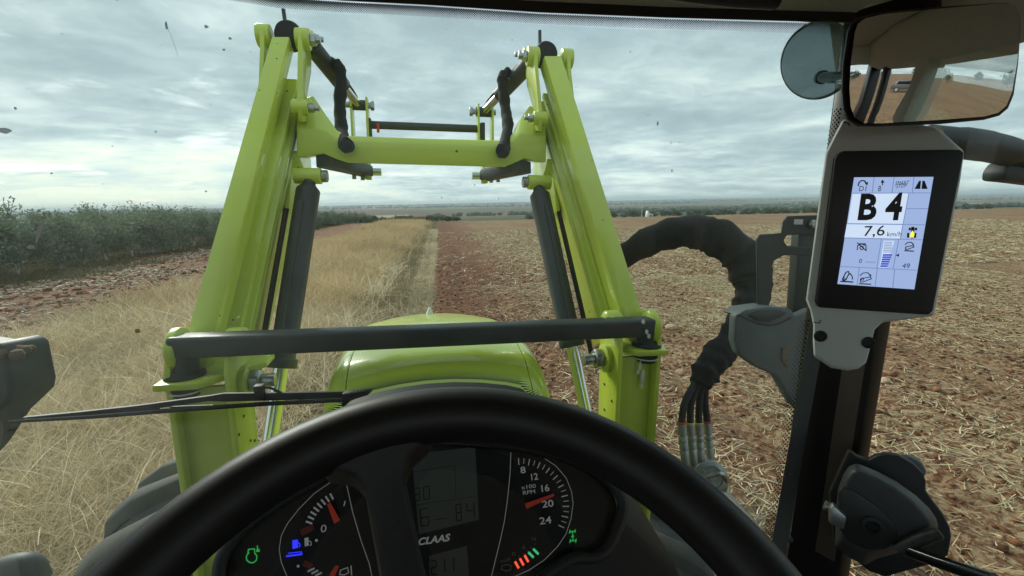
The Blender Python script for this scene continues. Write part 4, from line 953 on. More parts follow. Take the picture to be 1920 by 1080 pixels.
bd.build('bird_dropping', WHITEM, loader, smooth=0)

# ================================================================== THINGS ROUND THE CAB
# hose bundle in a woven sleeve, its four hoses and the coupling block
hoses = thing('hose_bundle', (.75, 1.05, -.7), 'thick black sleeved hydraulic hose bundle looping right of the loader', 'hose bundle')
hp = smooth_path([onY((1120, 505), 1.50), onY((1170, 480), 1.46), onY((1225, 449), 1.42), onY((1285, 434), 1.36), onY((1345, 446), 1.30), onY((1390, 482), 1.25), onY((1411, 530), 1.21), onY((1405, 568), 1.18), onY((1388, 600), 1.15), onY((1366, 640), 1.12), onY((1340, 674), 1.09), onY((1322, 700), 1.07), onY((1312, 722), 1.06)], 9)
nr = len(hp); ctl = [.042, .044, .048, .056, .059, .061, .056, .046, .036, .036, .042, .037, .027]
rad = list(np.interp(np.linspace(0, 12, nr), range(13), ctl))
for i in range(nr): rad[i] *= 1+.05*math.sin(i*.9)+.045*math.sin(i*.37+1)+(.10*(i % 11 == 0))*(i > 30)
cr = RNG.uniform(-1, 1, (nr, 28))
sl = MB().tube(hp, rad, 28, jitter=lambda i, j: 1+.035*cr[i, j]+.06*math.sin(j*.9+i*.55)*(1 if i > nr*.45 else .35)); sl.build('woven_sleeve', SLEEVE, hoses, smooth=110)
ends = []
for k, (qa, qb, qc) in enumerate((((1303, 718), (1284, 755), (1278, 792)), ((1309, 720), (1296, 757), (1294, 793)), ((1316, 720), (1311, 757), (1310, 793)), ((1324, 716), (1322, 752), (1326, 791)))):
    a, b, c = onY(qa, 1.06), onY(qb, 1.035+.01*k), onY(qc, 1.02+.012*k)
    MB().tube(smooth_path([a, b, c], 6), .0095, 12).build('hydraulic_hose', RUBBER, hoses)
    e = onY(((1286, 875), (1301, 872), (1315, 872), (1333, 868))[k], 1.0+.012*k); ends.append(e); dd = e-c; L_ = np.linalg.norm(dd)
    ft = MB(); ft.lathe(c, dd, [(.0105, 0), (.0115, .01), (.0115, L_*.28), (.0085, L_*.30), (.0125, L_*.34), (.0125, L_*.42), (.009, L_*.44), (.0120, L_*.48), (.0120, L_*.60), (.009, L_*.62), (.0118, L_*.66), (.0118, L_*.95), (.009, L_)], 14); f = ft.build('hose_fitting', FITTING, hoses)
    col = ((.55, .10, .05), (.75, .62, .15), (.6, .55, .2), (.55, .12, .08))[k]
    ring = MB(); ring.lathe(c-unit(dd)*.002, dd, [(.0125, 0), (.013, .001), (.013, .004), (.0125, .005)], 12); ring.build('marker_band', mat('marker_band_colour', col, .6), f)
coup = thing('multi_coupler', (.75, 1.0, -1.0), 'worn grey hydraulic coupling block with round cover under the hose fittings', 'hose coupler')
cc = onY((1335, 895), .985); dn = unit(V3((-.35, -.8, .35)))
cb = MB(); cb.lathe(cc, dn, [(0, -.05), (.040, -.05), (.044, -.03), (.044, -.004), (.040, 0), (.030, .002), (.028, -.002), (.012, -.002), (.010, .006), (0, .007)], 30); cb.build('round_cover', FITTING, coup)
cb = MB(); cb.beam(onY((1300, 880), 1.03), onY((1420, 1010), .95), (.8, -.4, 0), .06, .05, .05, .05); cb.beam(onY((1275, 880), 1.06), onY((1345, 880), 1.04), (0, .3, 1), .05, .05); cb.build('coupler_body', FITTING, coup, .008)
MB().tube(smooth_path([cc+V3((-.022, -.01, .012)), cc+V3((0, -.03, .03)), cc+V3((.03, -.02, .006)), cc+V3((.045, 0, -.05))]), .006, 8).build('lever', STEEL, coup)

# work lamp bracket on the right, seen through the glass
def lamp(name, outer, rim, inset, Y, back, label, extra=None, LAMPG=LAMPG):
    t = thing(name, onY(outer[0], Y), label, 'work lamp')
    pl = Plane(onY(outer[0], Y), (1, -.15, 0), (0, .1, 1))
    P = [pl.px(q) for q in outer]
    MB().prism(P, -pl.n*back).build('housing', LAMPG, t, .014, 3)
    if rim:
        MB().prism([pl.px(q, .004) for q in rim], -pl.n*.01).build('rim', LAMPG, t, .004)
        MB().prism([pl.px(q, .006) for q in inset], -pl.n*.008).build('lens', DGREY if extra is None else extra, t, .003)
    return t, pl
LR = [(1377, 640), (1379, 592), (1392, 582), (1440, 610), (1462, 607), (1525, 578), (1512, 700), (1500, 765), (1490, 765), (1455, 705), (1420, 690), (1385, 665)]
tl, pl = lamp('work_lamp', LR, None, None, .86, .03, 'grey plastic lamp housing with hollow top beside the right screen post')
topo = [pl.px(q, .0) for q in ((1380, 590), (1396, 580), (1440, 574), (1480, 578), (1490, 590), (1462, 606), (1440, 611), (1420, 608))]
cup = MB(); cup.prism([p+pl.n*.004 for p in topo], -pl.n*.07); cup.build('cup_rim', LAMPG, tl, .005)
ci = MB(); ci.prism([pl.px(q, .008) for q in ((1404, 590), (1422, 583), (1460, 581), (1478, 586), (1462, 597), (1440, 604), (1418, 601))], -pl.n*.01); ci.build('cup_recess', DGREY, tl, .002)
so = MB(); so.prism([pl.px(q, .003) for q in ((1467, 652), (1478, 648), (1476, 690), (1466, 676))], -pl.n*.06); so.build('slot', MUD, tl, .002)
LL = [(-140, 640), (-62, 652), (-10, 643), (6, 655), (22, 732), (18, 752), (-30, 798), (-72, 862), (-140, 940)]
t2, pl2 = lamp('work_lamp', LL, [(-50, 662), (-8, 652), (0, 662), (-12, 680), (-44, 690)], [(-40, 666), (-12, 657), (-6, 663), (-16, 674), (-38, 682)], .86, .08, 'dark grey lamp housing with muddy top left of the wiper tip', STEEL, LAMPD)
md = MB(); cM = pl2.px((6, 668), -.02)
for i in range(34):
    r = RNG.uniform(.005, .012); p = cM+V3((RNG.normal(0, .020), RNG.normal(0, .01), RNG.normal(0, .010))); md.lathe(p-V3((0, 0, r)), (0, 0, 1), [(0, 0), (r*.8, r*.4), (r, r), (r*.7, r*1.6), (0, r*1.9)], 7)
md.build('mud_clump', MUD, t2)
la = MB(); q = pl2.px((-60, 760), -.04); la.tube(smooth_path([q, q+V3((.06, -.06, -.05)), V3((-.76, .66, -.62))]), .018, 12); la.build('bracket_arm', LAMPD, t2)
la = MB(); q = pl.px((1490, 740), -.02); la.tube(smooth_path([q, q+V3((.0, -.05, -.06)), V3((.70, .70, -.62))]), .016, 12); la.build('bracket_arm', LAMPG, tl)
sb = MB(); sb.tube([onY((10, 1075), .80), onY((10, 1075), .80)+V3((.03, -.1, -.30))], .016, 12); sb.tube(smooth_path([onY((-30, 1085), .80), onY((20, 1066), .80), onY((52, 1064), .80), onY((66, 1090), .80)]), .022, 14)
tag(sb.build('step_handle', LAMPG, None, org=onY((20, 1066), .80)), 'rounded dark grip end in the bottom left corner', 'handle')
# steel bracket plate with a slot and its post
br = thing('bracket_plate', onY((1500, 590), .88), 'dark steel bracket plate with a long slot left of the screen', 'bracket')
pb = Plane(onY((1480, 480), .88), (1, -.2, 0), (0, 0, 1))
def plate_with_slot(outer, slot, th):
    mb = MB(); n = len(outer)
    mb.prism([pb.px(q) for q in outer], -pb.n*th); return mb
O1 = [(1421, 585), (1419, 450), (1424, 440), (1466, 437), (1469, 416), (1477, 405), (1536, 403), (1536, 440), (1497, 440), (1476, 441), (1470, 451), (1476, 461), (1497, 463), (1536, 463), (1536, 478), (1470, 479), (1452, 489), (1446, 508), (1447, 560), (1438, 585)]
plate_with_slot(O1, None, .006).build('plate', DGREY, br, .0015, 1)
MB().prism([pb.px(q, -.006) for q in ((1498, 438), (1532, 438), (1522, 590), (1487, 590))], -pb.n*.03).build('post', DGREY, br, .004)
bb = MB(); c = pb.px((1521, 420), .0); bb.lathe(c, pb.n, [(.010, 0), (.010, .008), (.006, .012), (0, .012)], 12); bb.build('bolt', STEEL, br)
bb = MB(); bb.box(pb.px((1497, 416), .001), pb.u*.010, pb.v*.006, pb.n*.001); bb.build('label_plate', WHITEM, br)
# outside mirror arm
om = thing('outside_mirror_arm', onY((1790, 265), .62), 'black outside mirror arm reaching right behind the inside mirror', 'mirror arm')
MB().tube(smooth_path([onY((1740, 262), .66), onY((1800, 268), .66), onY((1855, 276), .67), onY((1900, 288), .68), onY((1960, 312), .69)]), [.026]*6+[.028]*6+[.027]*6+[.020]*7, 18).build('arm', BLACKP, om, smooth=60)
mb = MB(); mb.prism([onY(q, .68) for q in ((1898, 303), (1930, 300), (1990, 320), (1990, 350), (1908, 340), (1884, 338), (1886, 320))], (0, .04, 0)); mb.build('head_bracket', BLACKP, om, .006)
# door latch with pull rod
lt = thing('door_latch', onX((1650, 960), .62), 'black door latch case with silver clip and pull rod', 'door latch')
pd = Plane(onX((1650, 960), .63), (.72, -.68, 0), (0, .15, 1))
Z7 = lambda x, y: (1400+x/2.4538, 640+y/2.4538)
MB().prism([pd.px(Z7(*q), -.02) for q in ((470, 500), (510, 530), (560, 550), (595, 528), (640, 519), (700, 525), (770, 565), (815, 610), (828, 650), (826, 690), (862, 740), (905, 795), (938, 860), (945, 905), (930, 990), (850, 1030), (740, 1060), (640, 1090), (560, 1060), (400, 930), (380, 700))], -pd.n*.015).build('back_plate', BLACKP, lt, .004)
MB().prism([pd.px(Z7(*q), -.05) for q in ((700, 560), (720, 536), (760, 535), (810, 560), (830, 600), (826, 630), (780, 640))], -pd.n*.02).build('outer_cap', LAMPG, lt, .005)
cov = MB(); ring0 = [(445, 610), (470, 575), (505, 560), (600, 598), (690, 645), (780, 710), (842, 770), (872, 815), (885, 860), (800, 905), (735, 935), (690, 975), (600, 1000), (545, 1030), (480, 1000), (405, 940), (410, 790), (420, 680)]
ring1 = [(462, 640), (485, 606), (512, 598), (600, 632), (680, 676), (760, 735), (812, 790), (840, 825), (845, 852), (780, 880), (722, 905), (676, 935), (600, 955), (550, 975), (500, 955), (440, 905), (440, 790), (446, 690)]
cov.loft([[pd.px(Z7(*q), -.02) for q in ring0], [pd.px(Z7(*q), .018) for q in ring0], [pd.px(Z7(*q), .038) for q in ring1]]); cov.build('cover', DPLAST, lt, .004, 3)
ins = MB(); ins.prism([pd.px(Z7(*q), .041) for q in ((420, 700), (440, 670), (500, 690), (600, 760), (680, 840), (706, 920), (640, 960), (560, 965), (470, 930), (425, 860))], -pd.n*.006); ins.build('cover_inset', BEZEL, lt, .003)
MB().tube(smooth_path([pd.px(Z7(*q), .047) for q in ((700, 962), (760, 930), (820, 905), (893, 882))]), [.009]*14+[.008]*4+[.006], 12).build('cover_ridge', BLACKP, lt)
cl = MB(); cq = [Z7(*q) for q in ((380, 770), (398, 752), (462, 812), (446, 872), (378, 838))]; cl.prism([pd.px(q, .050) for q in cq], -pd.n*.014); cl.build('clip', STEEL, lt, .003)
cl = MB(); cl.cyl(pd.px(Z7(358, 752), .03), pd.px(Z7(392, 768), .03), .0075, n=14); cl.build('striker', STEEL, lt, .001)
rod = MB(); rod.tube([pd.px(Z7(752, 965), .05), pd.px(Z7(900, 1020), .075), pd.px(Z7(1140, 1100), .12)], .0085, 16); rod.build('pull_rod', BLACKGLOSS, lt)
cl = MB(); c = pd.px(Z7(580, 850), .0425); cl.lathe(c, pd.n, [(.014, 0), (.014, .002), (.009, .003), (.008, 0), (0, 0)], 20); cl.build('screw_well', BLACKP, lt)
cl = MB(); c = pd.px(Z7(200, 908), .0); cl.lathe(onX(Z7(200, 908), .632), (-.8, -.6, 0), [(.006, 0), (.006, .003), (0, .004)], 10); cl.build('screw', STEEL, lt)

# wiper lying low across the glass
wp = thing('window_wiper', glass_px((650, 748), -.02), 'black windscreen wiper lying across the grass left of the steering wheel', 'wiper')
def wl(pts, off): return [glass_px(q, off) for q in pts]
mb = MB(); a = wl([(15, 791), (180, 781), (340, 768), (500, 757), (662, 749)], -.012)
mb.tube(a, [.0022, .0030, .0036, .0036, .0036], 8); mb.build('rubber_blade', RUBBER, wp)
mb = MB(); a = wl([(40, 785), (150, 777), (260, 766), (390, 748), (420, 746), (540, 744), (662, 740)], -.018)
up_ = [V3((0, 0, k)) for k in (.001, .003, .004, .004, .0065, .006, .005)]
mb.loft([[p-u_, p+u_, p+u_+V3((0, .006, 0)), p-u_+V3((0, .006, 0))] for p, u_ in zip(a, up_)]); mb.build('wiper_arm', BLACKP, wp, .0008, 1)
for (x0, y0_, x1, y1_) in ((165, 773, 205, 769), (262, 764, 300, 761), (320, 760, 400, 757), (560, 747, 640, 745)):
    mb = MB(); mb.beam(glass_px((x0, y0_+4), -.022), glass_px((x1, y1_+4), -.022), (0, 1, 0), .003, .0035); mb.build('blade_clip', DGREY, wp, .0005, 1)
mb = MB(); mb.box(glass_px((487, 733), -.022), (.0065, 0, 0), (0, .006, 0), (0, 0, .010)); mb.tube(smooth_path(wl([(485, 727), (505, 727), (522, 734), (536, 741)], -.022)), .0022, 8); mb.build('washer_nozzle', BLACKP, wp, .001)
mb = MB(); mb.prism([glass_px(q, -.012) for q in ((640, 738), (700, 733), (690, 742), (664, 762), (640, 766))], (0, .015, 0)); mb.build('wiper_hub', BLACKP, wp, .004)

# ------------------------------------------------------------------ terminal on the front post
tm_ = thing('display_terminal', (.62, .54, -.3), 'grey armrest style screen unit on the post with black bezel showing B4', 'display')
tm_['label'] = 'grey screen unit on the dark post with lit display reading B 4'
d0 = ray(1668, 432); d0 = d0/np.linalg.norm(d0)
PT = Plane(EYE+d0*.80, (.86, -.51, 0), (0, 0, 1))
HS = [(1548, 286), (1566, 250), (1580, 224), (1650, 222), (1752, 238), (1770, 250), (1808, 284), (1800, 340), (1751, 592), (1690, 600), (1655, 604), (1640, 618), (1632, 650), (1624, 680), (1610, 691), (1590, 695), (1558, 690), (1526, 668), (1524, 640), (1525, 610), (1519, 582), (1511, 562)]
hs = MB(); cx, cyy = 1655, 440
sh = lambda k: [(cx+(x-cx)*k, cyy+(y-cyy)*k) for x, y in HS]
hs.loft([[PT.px(q, -.055) for q in sh(.93)], [PT.px(q, -.02) for q in HS], [PT.px(q, -.006) for q in HS], [PT.px(q, 0) for q in sh(.985)]]); hs.build('housing', TRIM, tm_, .003, 2)
BZ = [(1574, 287), (1582, 283), (1800, 280), (1809, 285), (1808, 292), (1750, 583), (1742, 591), (1536, 577), (1530, 568), (1566, 296)]
MB().prism([PT.px(q, .007) for q in BZ], -PT.n*.012).build('bezel', BEZEL, tm_, .0022, 3)
for q, r_ in (((1538, 630), .0075), ((1628, 642), .0075)):
    sc_ = MB(); c = PT.px(q, .0); sc_.lathe(c, PT.n, [(.0085, .0), (.0085, .002), (.006, .003), (.0055, .0012), (0, .001)], 18); sc_.build('screw', BLACKP, tm_)
for pts in (((1526, 604), (1536, 606), (1539, 600)), ((1582, 229), (1590, 231), (1594, 236))):
    MB().line(PT, pts, 1.5, .0006).build('panel_joint', BLACKP, tm_, smooth=0)
# the screen: picture elements in the pixels of a 2.16x enlargement from (1500,220)
q4 = lambda x, y: (1500+x/2.16, 220+y/2.16)
SO = .0085
scr = MB(); scr.prism([PT.px(q4(*q), SO) for q in ((221, 243), (541, 241), (463, 697), (153, 675))], -PT.n*.002); scr = scr.build('screen', SCR, tm_, smooth=0)
ti = MB()
for P in (((213, 310), (440, 308), (418, 431), (194, 428)), ((190, 433), (417, 436), (405, 491), (180, 486)), ((340, 500), (382, 500), (352, 608), (322, 608))): ti.poly(PT, [q4(*q) for q in P], SO+.0004)
ti.build('screen_tiles', SCRW, scr, smooth=0)
ln = MB()
for P in (((213, 307), (530, 306)), ((192, 431), (505, 435)), ((180, 488), (494, 496)), ((164, 604), (474, 619)), ((300, 243), (292, 307)), ((381, 243), (372, 307)), ((461, 243), (455, 306)), ((441, 308), (406, 492)), ((430, 370), (518, 370)), ((330, 492), (311, 611)), ((400, 494), (377, 614)), ((240, 608), (231, 680)), ((313, 612), (304, 686)), ((383, 615), (376, 691))):
    ln.line(PT, [q4(*q) for q in P], 1.0, SO+.0006)
ln.build('screen_lines', SCRL, scr, smooth=0)
ik = MB(); o1 = SO+.0008
def T(body, a, b, h, mb, pl, off, fn, **k): mb.text(body, pl, fn(*a), fn(*b), h, off, **k)
def ST(body, a, b, h, **k): T(body, a, b, h/2.16, ik, PT, o1, q4, **k)
def SL(pts, w=1.3): ik.line(PT, [q4(*p) for p in pts], w, o1)
def SP(pts): ik.poly(PT, [q4(*p) for p in pts], o1)
ST('D1', (239, 299), (267, 299), 17); ST('B', (316, 299), (328, 299), 17)
SL([(236, 277), (239, 264), (249, 256), (261, 257), (269, 268)], 1.6); SP([(262, 266), (277, 262), (272, 277)])
SL([(334, 274), (334, 256)], 1.2); SP([(328, 262), (334, 252), (341, 262)]); SL([(329, 263), (341, 263)], 1.2)
ST('SMART', (384, 276), (441, 273), 13, shear=.25); ST('STOP', (388, 287), (432, 283), 12, shear=.25)
SP([(464, 290), (482, 257), (490, 257), (487, 290)]); SP([(496, 257), (505, 257), (517, 290), (492, 290)])
ST('B', (233, 412), (306, 412), 80, bold=.035); ST('4', (340, 412), (407, 412), 80, bold=.035)
ST('7,6', (257, 481), (341, 478), 33, bold=.004); ST('km/h', (352, 482), (410, 482), 15)
SP([(441, 447), (449, 447), (448, 458), (440, 458)]); SP([(466, 447), (475, 447), (474, 458), (465, 458)]); SL([(445, 452), (470, 452)], 1.6); SL([(457, 446), (455, 488)], 3.5)
SP([(434, 468), (443, 468), (442, 488), (433, 488)]); SP([(463, 468), (472, 468), (470, 488), (461, 488)])
SL([(232, 537), (234, 518), (244, 518)], 1.2); SL([(268, 540), (267, 518), (256, 518)], 1.2); SL([(232, 508), (268, 540)], 1.3); SL([(241, 513), (265, 513)], 2.0)
for k in range(8): SL([(250+7*math.cos(k*.785), 529+7*math.sin(k*.785)), (250+7*math.cos((k+1)*.785), 529+7*math.sin((k+1)*.785))], 1.2)
ST('0', (238, 590), (250, 590), 14); SP([(387, 558), (402, 552), (400, 565)]); ST('49', (413, 611), (443, 612), 16)
for ox, oy, kx in ((424, 505, 1), (240, 628, 1.3)):
    SL([(ox+2*kx, oy+10*kx), (ox+12*kx, oy+2*kx), (ox+26*kx, oy+1*kx), (ox+34*kx, oy+8*kx)], 1.2); SP([(ox+30*kx, oy+9*kx), (ox+38*kx, oy+6*kx), (ox+36*kx, oy+14*kx)])
    SL([(ox+4*kx, oy+30*kx), (ox+4*kx, oy+20*kx), (ox+34*kx, oy+14*kx), (ox+38*kx, oy+20*kx), (ox+10*kx, oy+30*kx), (ox+4*kx, oy+30*kx)], 1.2); SL([(ox, oy+35*kx), (ox+36*kx, oy+37*kx)], 1.6)
SL([(165, 664), (214, 667)], 2.0); SL([(172, 655), (186, 628), (196, 624), (199, 632), (186, 658), (176, 662), (172, 655)], 1.5); SL([(204, 634), (211, 643), (213, 656)], 1.3); SP([(199, 636), (205, 630), (208, 640)])
for k in range(8): SL([(179+4*math.cos(k*.785), 653+4*math.sin(k*.785)), (179+4*math.cos((k+1)*.785), 653+4*math.sin((k+1)*.785))], 1.0); SL([(253+5*math.cos(k*.785), 655+5*math.sin(k*.785)), (253+5*math.cos((k+1)*.785), 655+5*math.sin((k+1)*.785))], 1.0)
ik.build('screen_print', SCRK, scr, smooth=0)
gy = MB(); gb_ = MB()
for k in range(7): y = 504+k*6.6; gy.poly(PT, [q4(342-k*.9, y), q4(374-k*.2, y), q4(374-k*.35, y+4), q4(341.3-k*.9, y+4)], SO+.0007)
for k in range(6): y = 554+k*9; gb_.poly(PT, [q4(336-k*2, y), q4(373-k*3.4, y), q4(371.5-k*3.6, y+7), q4(334.5-k*2, y+7)], SO+.0007)
gy.poly(PT, [q4(*q) for q in ((265, 582), (306, 583), (304, 591), (263, 590))], SO+.0007)
gy.build('gauge_bars', SCRG, scr, smooth=0); gb_.build('gauge_bars', SCRB, scr, smooth=0)
ye = MB(); ye.poly(PT, [q4(*q) for q in ((446, 486), (448, 470), (456, 458), (464, 472), (460, 487))], SO+.001); ye.build('tractor_symbol', SCRY, scr, smooth=0)

# ------------------------------------------------------------------ inside mirror and its mount
mi = thing('inside_mirror', (.60, .50, .25), 'rounded rectangular inside mirror in a black frame above the screen', 'mirror')
dm = ray(1745, 124); dm = dm/np.linalg.norm(dm); nm = unit(V3((-.233, -.95, -.115))); um = unit(np.cross(V3((0, 0, 1)), nm))
PM = Plane(EYE+dm*.74, um, np.cross(nm, um))
def rpoly(pts, k):
    c = np.mean(pts, 0); return [tuple(c+(np.array(p)-c)*k) for p in pts]
MP = [(1588, 60), (1594, 44), (1608, 33), (1640, 25), (1740, 14), (1860, 6), (1885, 6), (1898, 14), (1905, 30), (1906, 60), (1902, 120), (1894, 178), (1884, 203), (1868, 217), (1840, 225), (1760, 233), (1640, 238), (1606, 237), (1588, 226), (1580, 205), (1577, 170), (1579, 120)]
MR = [(x+max(0, x-1745)*.045, y) for x, y in MP]      # frame, a little proud of the glass
def inner(pts, px_): 
    c = np.mean(pts, 0); out = []
    for p in pts:
        d = np.array(p)-c; l = np.linalg.norm(d); out.append(tuple(c+d*(1-px_/l)))
    return out
fr = MB(); fr.loft([[PM.px(q, -.030) for q in inner(MR, 16)], [PM.px(q, -.022) for q in MR], [PM.px(q, 0.0) for q in MR], [PM.px(q, .004) for q in inner(MR, 2)], [PM.px(q, .004) for q in inner(MR, 7)], [PM.px(q, -.001) for q in inner(MP, 10)]]); fr.build('frame', BLACKP, mi, smooth=50)
rq = inner(MP, 8); cM_ = np.mean([PM.px(q) for q in rq], 0); rm_ = MB(); rings = []
for k in (1, .9, .78, .65, .5, .35, .2, .08):     # a slightly convex glass
    rings.append([(lambda p: p+PM.n*(.0125-((p-cM_)@(p-cM_))*.62))(cM_+(PM.px(q)-cM_)*k) for q in rq])
rm_.loft(rings, caps=False); rm_.face(rings[-1]); rm_.build('reflector', MIRG, mi, smooth=89)
dk = MB(); pk = unit(V3((-.25, -.95, 0))); cD = glass_px((1532, 115), .012); dk.lathe(cD, pk, [(0, -.002), (.052, 0), (.056, .004), (.050, .012), (.030, .020), (.0, .023)], 40); dk.build('suction_disc', DISKM, mi)
MB().tube([glass_px((1540, 145), .03), PM.px((1600, 146), -.028)], .0075, 14).build('stalk', BLACKGLOSS, mi)
MB().tube([glass_px((1539, 145), .026), glass_px((1543, 145), .034)], .0095, 16).build('stalk_collar', STEEL, mi)

# ------------------------------------------------------------------ instrument cluster
ic = thing('instrument_cluster', (0, .42, -.36), 'dark instrument cluster with rev counter and green and red lights behind the steering wheel', 'dashboard')
PC = Plane(onY((850, 960), .415), (1, 0, 0), (0, .58, .82))
g1 = lambda x, y: (400+x/3.177, 740+y/3.177)
g2 = lambda x, y: (800+x/3.177, 740+y/3.177)
OUT = [(419, 1085), (423, 1050), (440, 1018), (463, 992), (509, 957), (560, 925), (640, 883), (740, 845), (830, 830), (940, 838), (1020, 852), (1061, 862), (1113, 888), (1144, 916), (1158, 941), (1158, 962), (1145, 1001), (1126, 1032), (1102, 1043), (1067, 1044), (1036, 1060), (1001, 1082), (990, 1120), (420, 1120)]
MB().prism([PC.px(q, 0) for q in OUT], -PC.n*.05).build('cluster_face', FACE, ic, smooth=0)
bz = MB(); bp = smooth_path([PC.px(q, .006) for q in OUT[:22]], 4); bz.tube(bp, .0045, 10); bz.build('bezel_ring', BLACKGLOSS, ic, smooth=70)
bz = MB(); bp = smooth_path([PC.px(q, .010) for q in inner(OUT, -9)[:22]], 4); bz.tube(bp, .006, 10); bz.build('bezel_ring', BLACKP, ic, smooth=70)
MB().prism([PC.px(q, -.002) for q in inner(OUT, -16)], -PC.n*.06).build('cluster_case', BLACKP, ic, .004)
lcd = MB(); lcd.poly(PC, [g1(*q) for q in ((1180, 352), (1560, 312), (1582, 745), (1225, 832))], .0006); lcd.poly(PC, [g1(*q) for q in ((1285, 960), (1510, 900), (1525, 1090), (1290, 1120))], .0006); lcd = lcd.build('lcd_panel', LCD, ic, smooth=0)
dg_ = MB(); o2 = .0012
for P in (((1180, 462), (1440, 420)), ((1195, 660), (1575, 602)), ((1440, 420), (1445, 610))): dg_.line(PC, [g1(*q) for q in P], .8, o2)
def seg7(ch, pl, fn, x, y, w, h, sl, sk, wpx, mb, off):
    """seven-segment digit; x,y lower left in enlarged px, sl slope along the line, sk lean"""
    S = {'0': 'abcdef', '1': 'bc', '2': 'abged', '4': 'fgbc', '6': 'acdefg', '9': 'abcdfg', '7': 'abc', 'B': 'abcdefg', '-': 'g'}[ch]
    pt = lambda u, v: fn(x+u*w+v*h*sk, y-v*h+u*w*sl)
    seg = dict(a=((0, 1), (1, 1)), b=((1, 1), (1, .5)), c=((1, .5), (1, 0)), d=((0, 0), (1, 0)), e=((0, 0), (0, .5)), f=((0, .5), (0, 1)), g=((0, .5), (1, .5)))
    for s_ in S:
        (a, b), (c, d) = seg[s_]; m_ = .06
        p, q = pt(a+(c-a)*m_, b+(d-b)*m_), pt(c+(a-c)*m_, d+(b-d)*m_); mb.line(pl, [p, q], wpx, off)
for ch, x, y, w, h in (('9', 1200, 634, 30, 75), ('0', 1255, 625, 34, 75), ('6', 1238, 784, 45, 100), ('B', 1450, 752, 28, 96), ('4', 1515, 742, 42, 96)): seg7(ch, PC, g1, x, y, w, h, -.17, -.06, 1.9, dg_, o2)
dg_.line(PC, [g1(1320, 745), g1(1395, 735)], 1.2, o2)
for ch, x, y, w, h in (('2', 1300, 1072, 30, 80), ('1', 1345, 1062, 35, 80), ('1', 1400, 1055, 35, 80)): seg7(ch, PC, g1, x, y, w, h, -.12, -.04, 2.0, dg_, o2)
dg_.build('lcd_digits', LCDD, lcd, smooth=0)
# printed scales
pr = MB(); o3 = .0010
def GT(body, cx, cy_, w, h, fn, sl=-.13, **k): pr.text(body, PC, fn(cx-w/2, cy_+h/2-sl*w/2*1), fn(cx+w/2, cy_+h/2+sl*w/2), h/3.177, o3, **k)
for i in range(19):
    a = RA(93-i*6.6); r0_, r1_ = (288, 252) if i % 2 == 0 else (288, 258)
    c_ = (562, 668); pr.line(PC, [g2(c_[0]+r0_*math.cos(a)*(.99), c_[1]-r0_*math.sin(a)), g2(c_[0]+r1_*math.cos(a)*.99, c_[1]-r1_*math.sin(a))], 1.6 if i % 2 == 0 else 1.1, o3)
for tx, x, y, w in (('8', 576, 450, 30), ('12', 645, 490, 40), ('16', 709, 558, 46), ('20', 724, 652, 68), ('24', 710, 752, 70)): GT(tx, x, y, w, 34, g2, bold=.012)
GT('x100', 608, 549, 86, 20, g2); GT('RPM', 611, 582, 72, 20, g2)
pr.line(PC, [g2(*q) for q in ((502, 328), (497, 470), (482, 620), (462, 760), (440, 860), (385, 1085))], 1.0, o3)
pr.line(PC, [g2(*q) for q in ((502, 328), (600, 345), (690, 372), (770, 425), (830, 495), (864, 580), (872, 650), (860, 740), (830, 830), (780, 905), (700, 985), (610, 1045), (520, 1085))], .9, o3)
pr.line(PC, [g1(*q) for q in ((785, 495), (830, 700), (880, 870), (930, 1010), (945, 1085))], .9, o3)
pr.line(PC, [g1(*q) for q in ((785, 492), (700, 520), (600, 590), (510, 680), (440, 770), (405, 840), (392, 920), (405, 1000), (440, 1085))], .8, o3)
for i in range(8):
    a = RA(118+i*6.0); c_ = (840, 860); pr.line(PC, [g1(c_[0]+270*math.cos(a), c_[1]-270*math.sin(a)), g1(c_[0]+305*math.cos(a), c_[1]-305*math.sin(a))], 2.4, o3)
pr.line(PC, [g1(778, 662), g1(785, 635)], 1.6, o3); GT('0', 656, 802, 34, 34, g1)
pr.text('CLAAS', PC, g1(1222, 897), g1(1414, 868), 32/3.177, o3, shear=.25, bold=.03)
pr.poly(PC, [g1(*q) for q in ((542, 855), (566, 850), (570, 898), (545, 905))], o3); pr.line(PC, [g1(572, 870), g1(582, 878), g1(584, 895), g1(575, 898)], 1.0, o3)
for q in ((614, 868), (505, 1022)): pr.poly(PC, [g1(q[0]+9*math.cos(t), q[1]+9*math.sin(t)) for t in np.linspace(0, 5.5, 8)], o3)
for i in range(3): pr.line(PC, [g1(565+i*22, 1052+i*13), g1(600+i*22, 1035+i*13)], 2.4, o3)
pr.line(PC, [g1(*q) for q in ((752, 1072), (758, 1045), (800, 1030), (806, 1060), (780, 1074), (752, 1072))], 1.3, o3); pr.line(PC, [g1(820, 1020), g1(824, 1075)], 1.6, o3)
pr.build('scale_print', LETTER, ic, smooth=0)
dm_ = MB()
for body, x, y, w in (('0', 520, 952, 20), ('6', 580, 912, 18), ('16', 640, 862, 26)): dm_.text(body, PC, g2(x-w/2, y+10), g2(x+w/2, y+7), 6, o3)
dm_.text('max', PC, g2(440, 1005), g2(500, 985), 6, o3); dm_.line(PC, [g2(*q) for q in ((445, 1040), (450, 1018), (480, 1012), (505, 1020), (498, 1045), (470, 1050), (445, 1040))], 1.6, o3)
for q in ((548, 962), (575, 945), (597, 928), (620, 910), (645, 890)): dm_.poly(PC, [g2(q[0]+4*math.cos(t), q[1]+4*math.sin(t)) for t in np.linspace(0, 5.2, 6)], o3)
dm_.build('dim_print', LETTERD, ic, smooth=0)
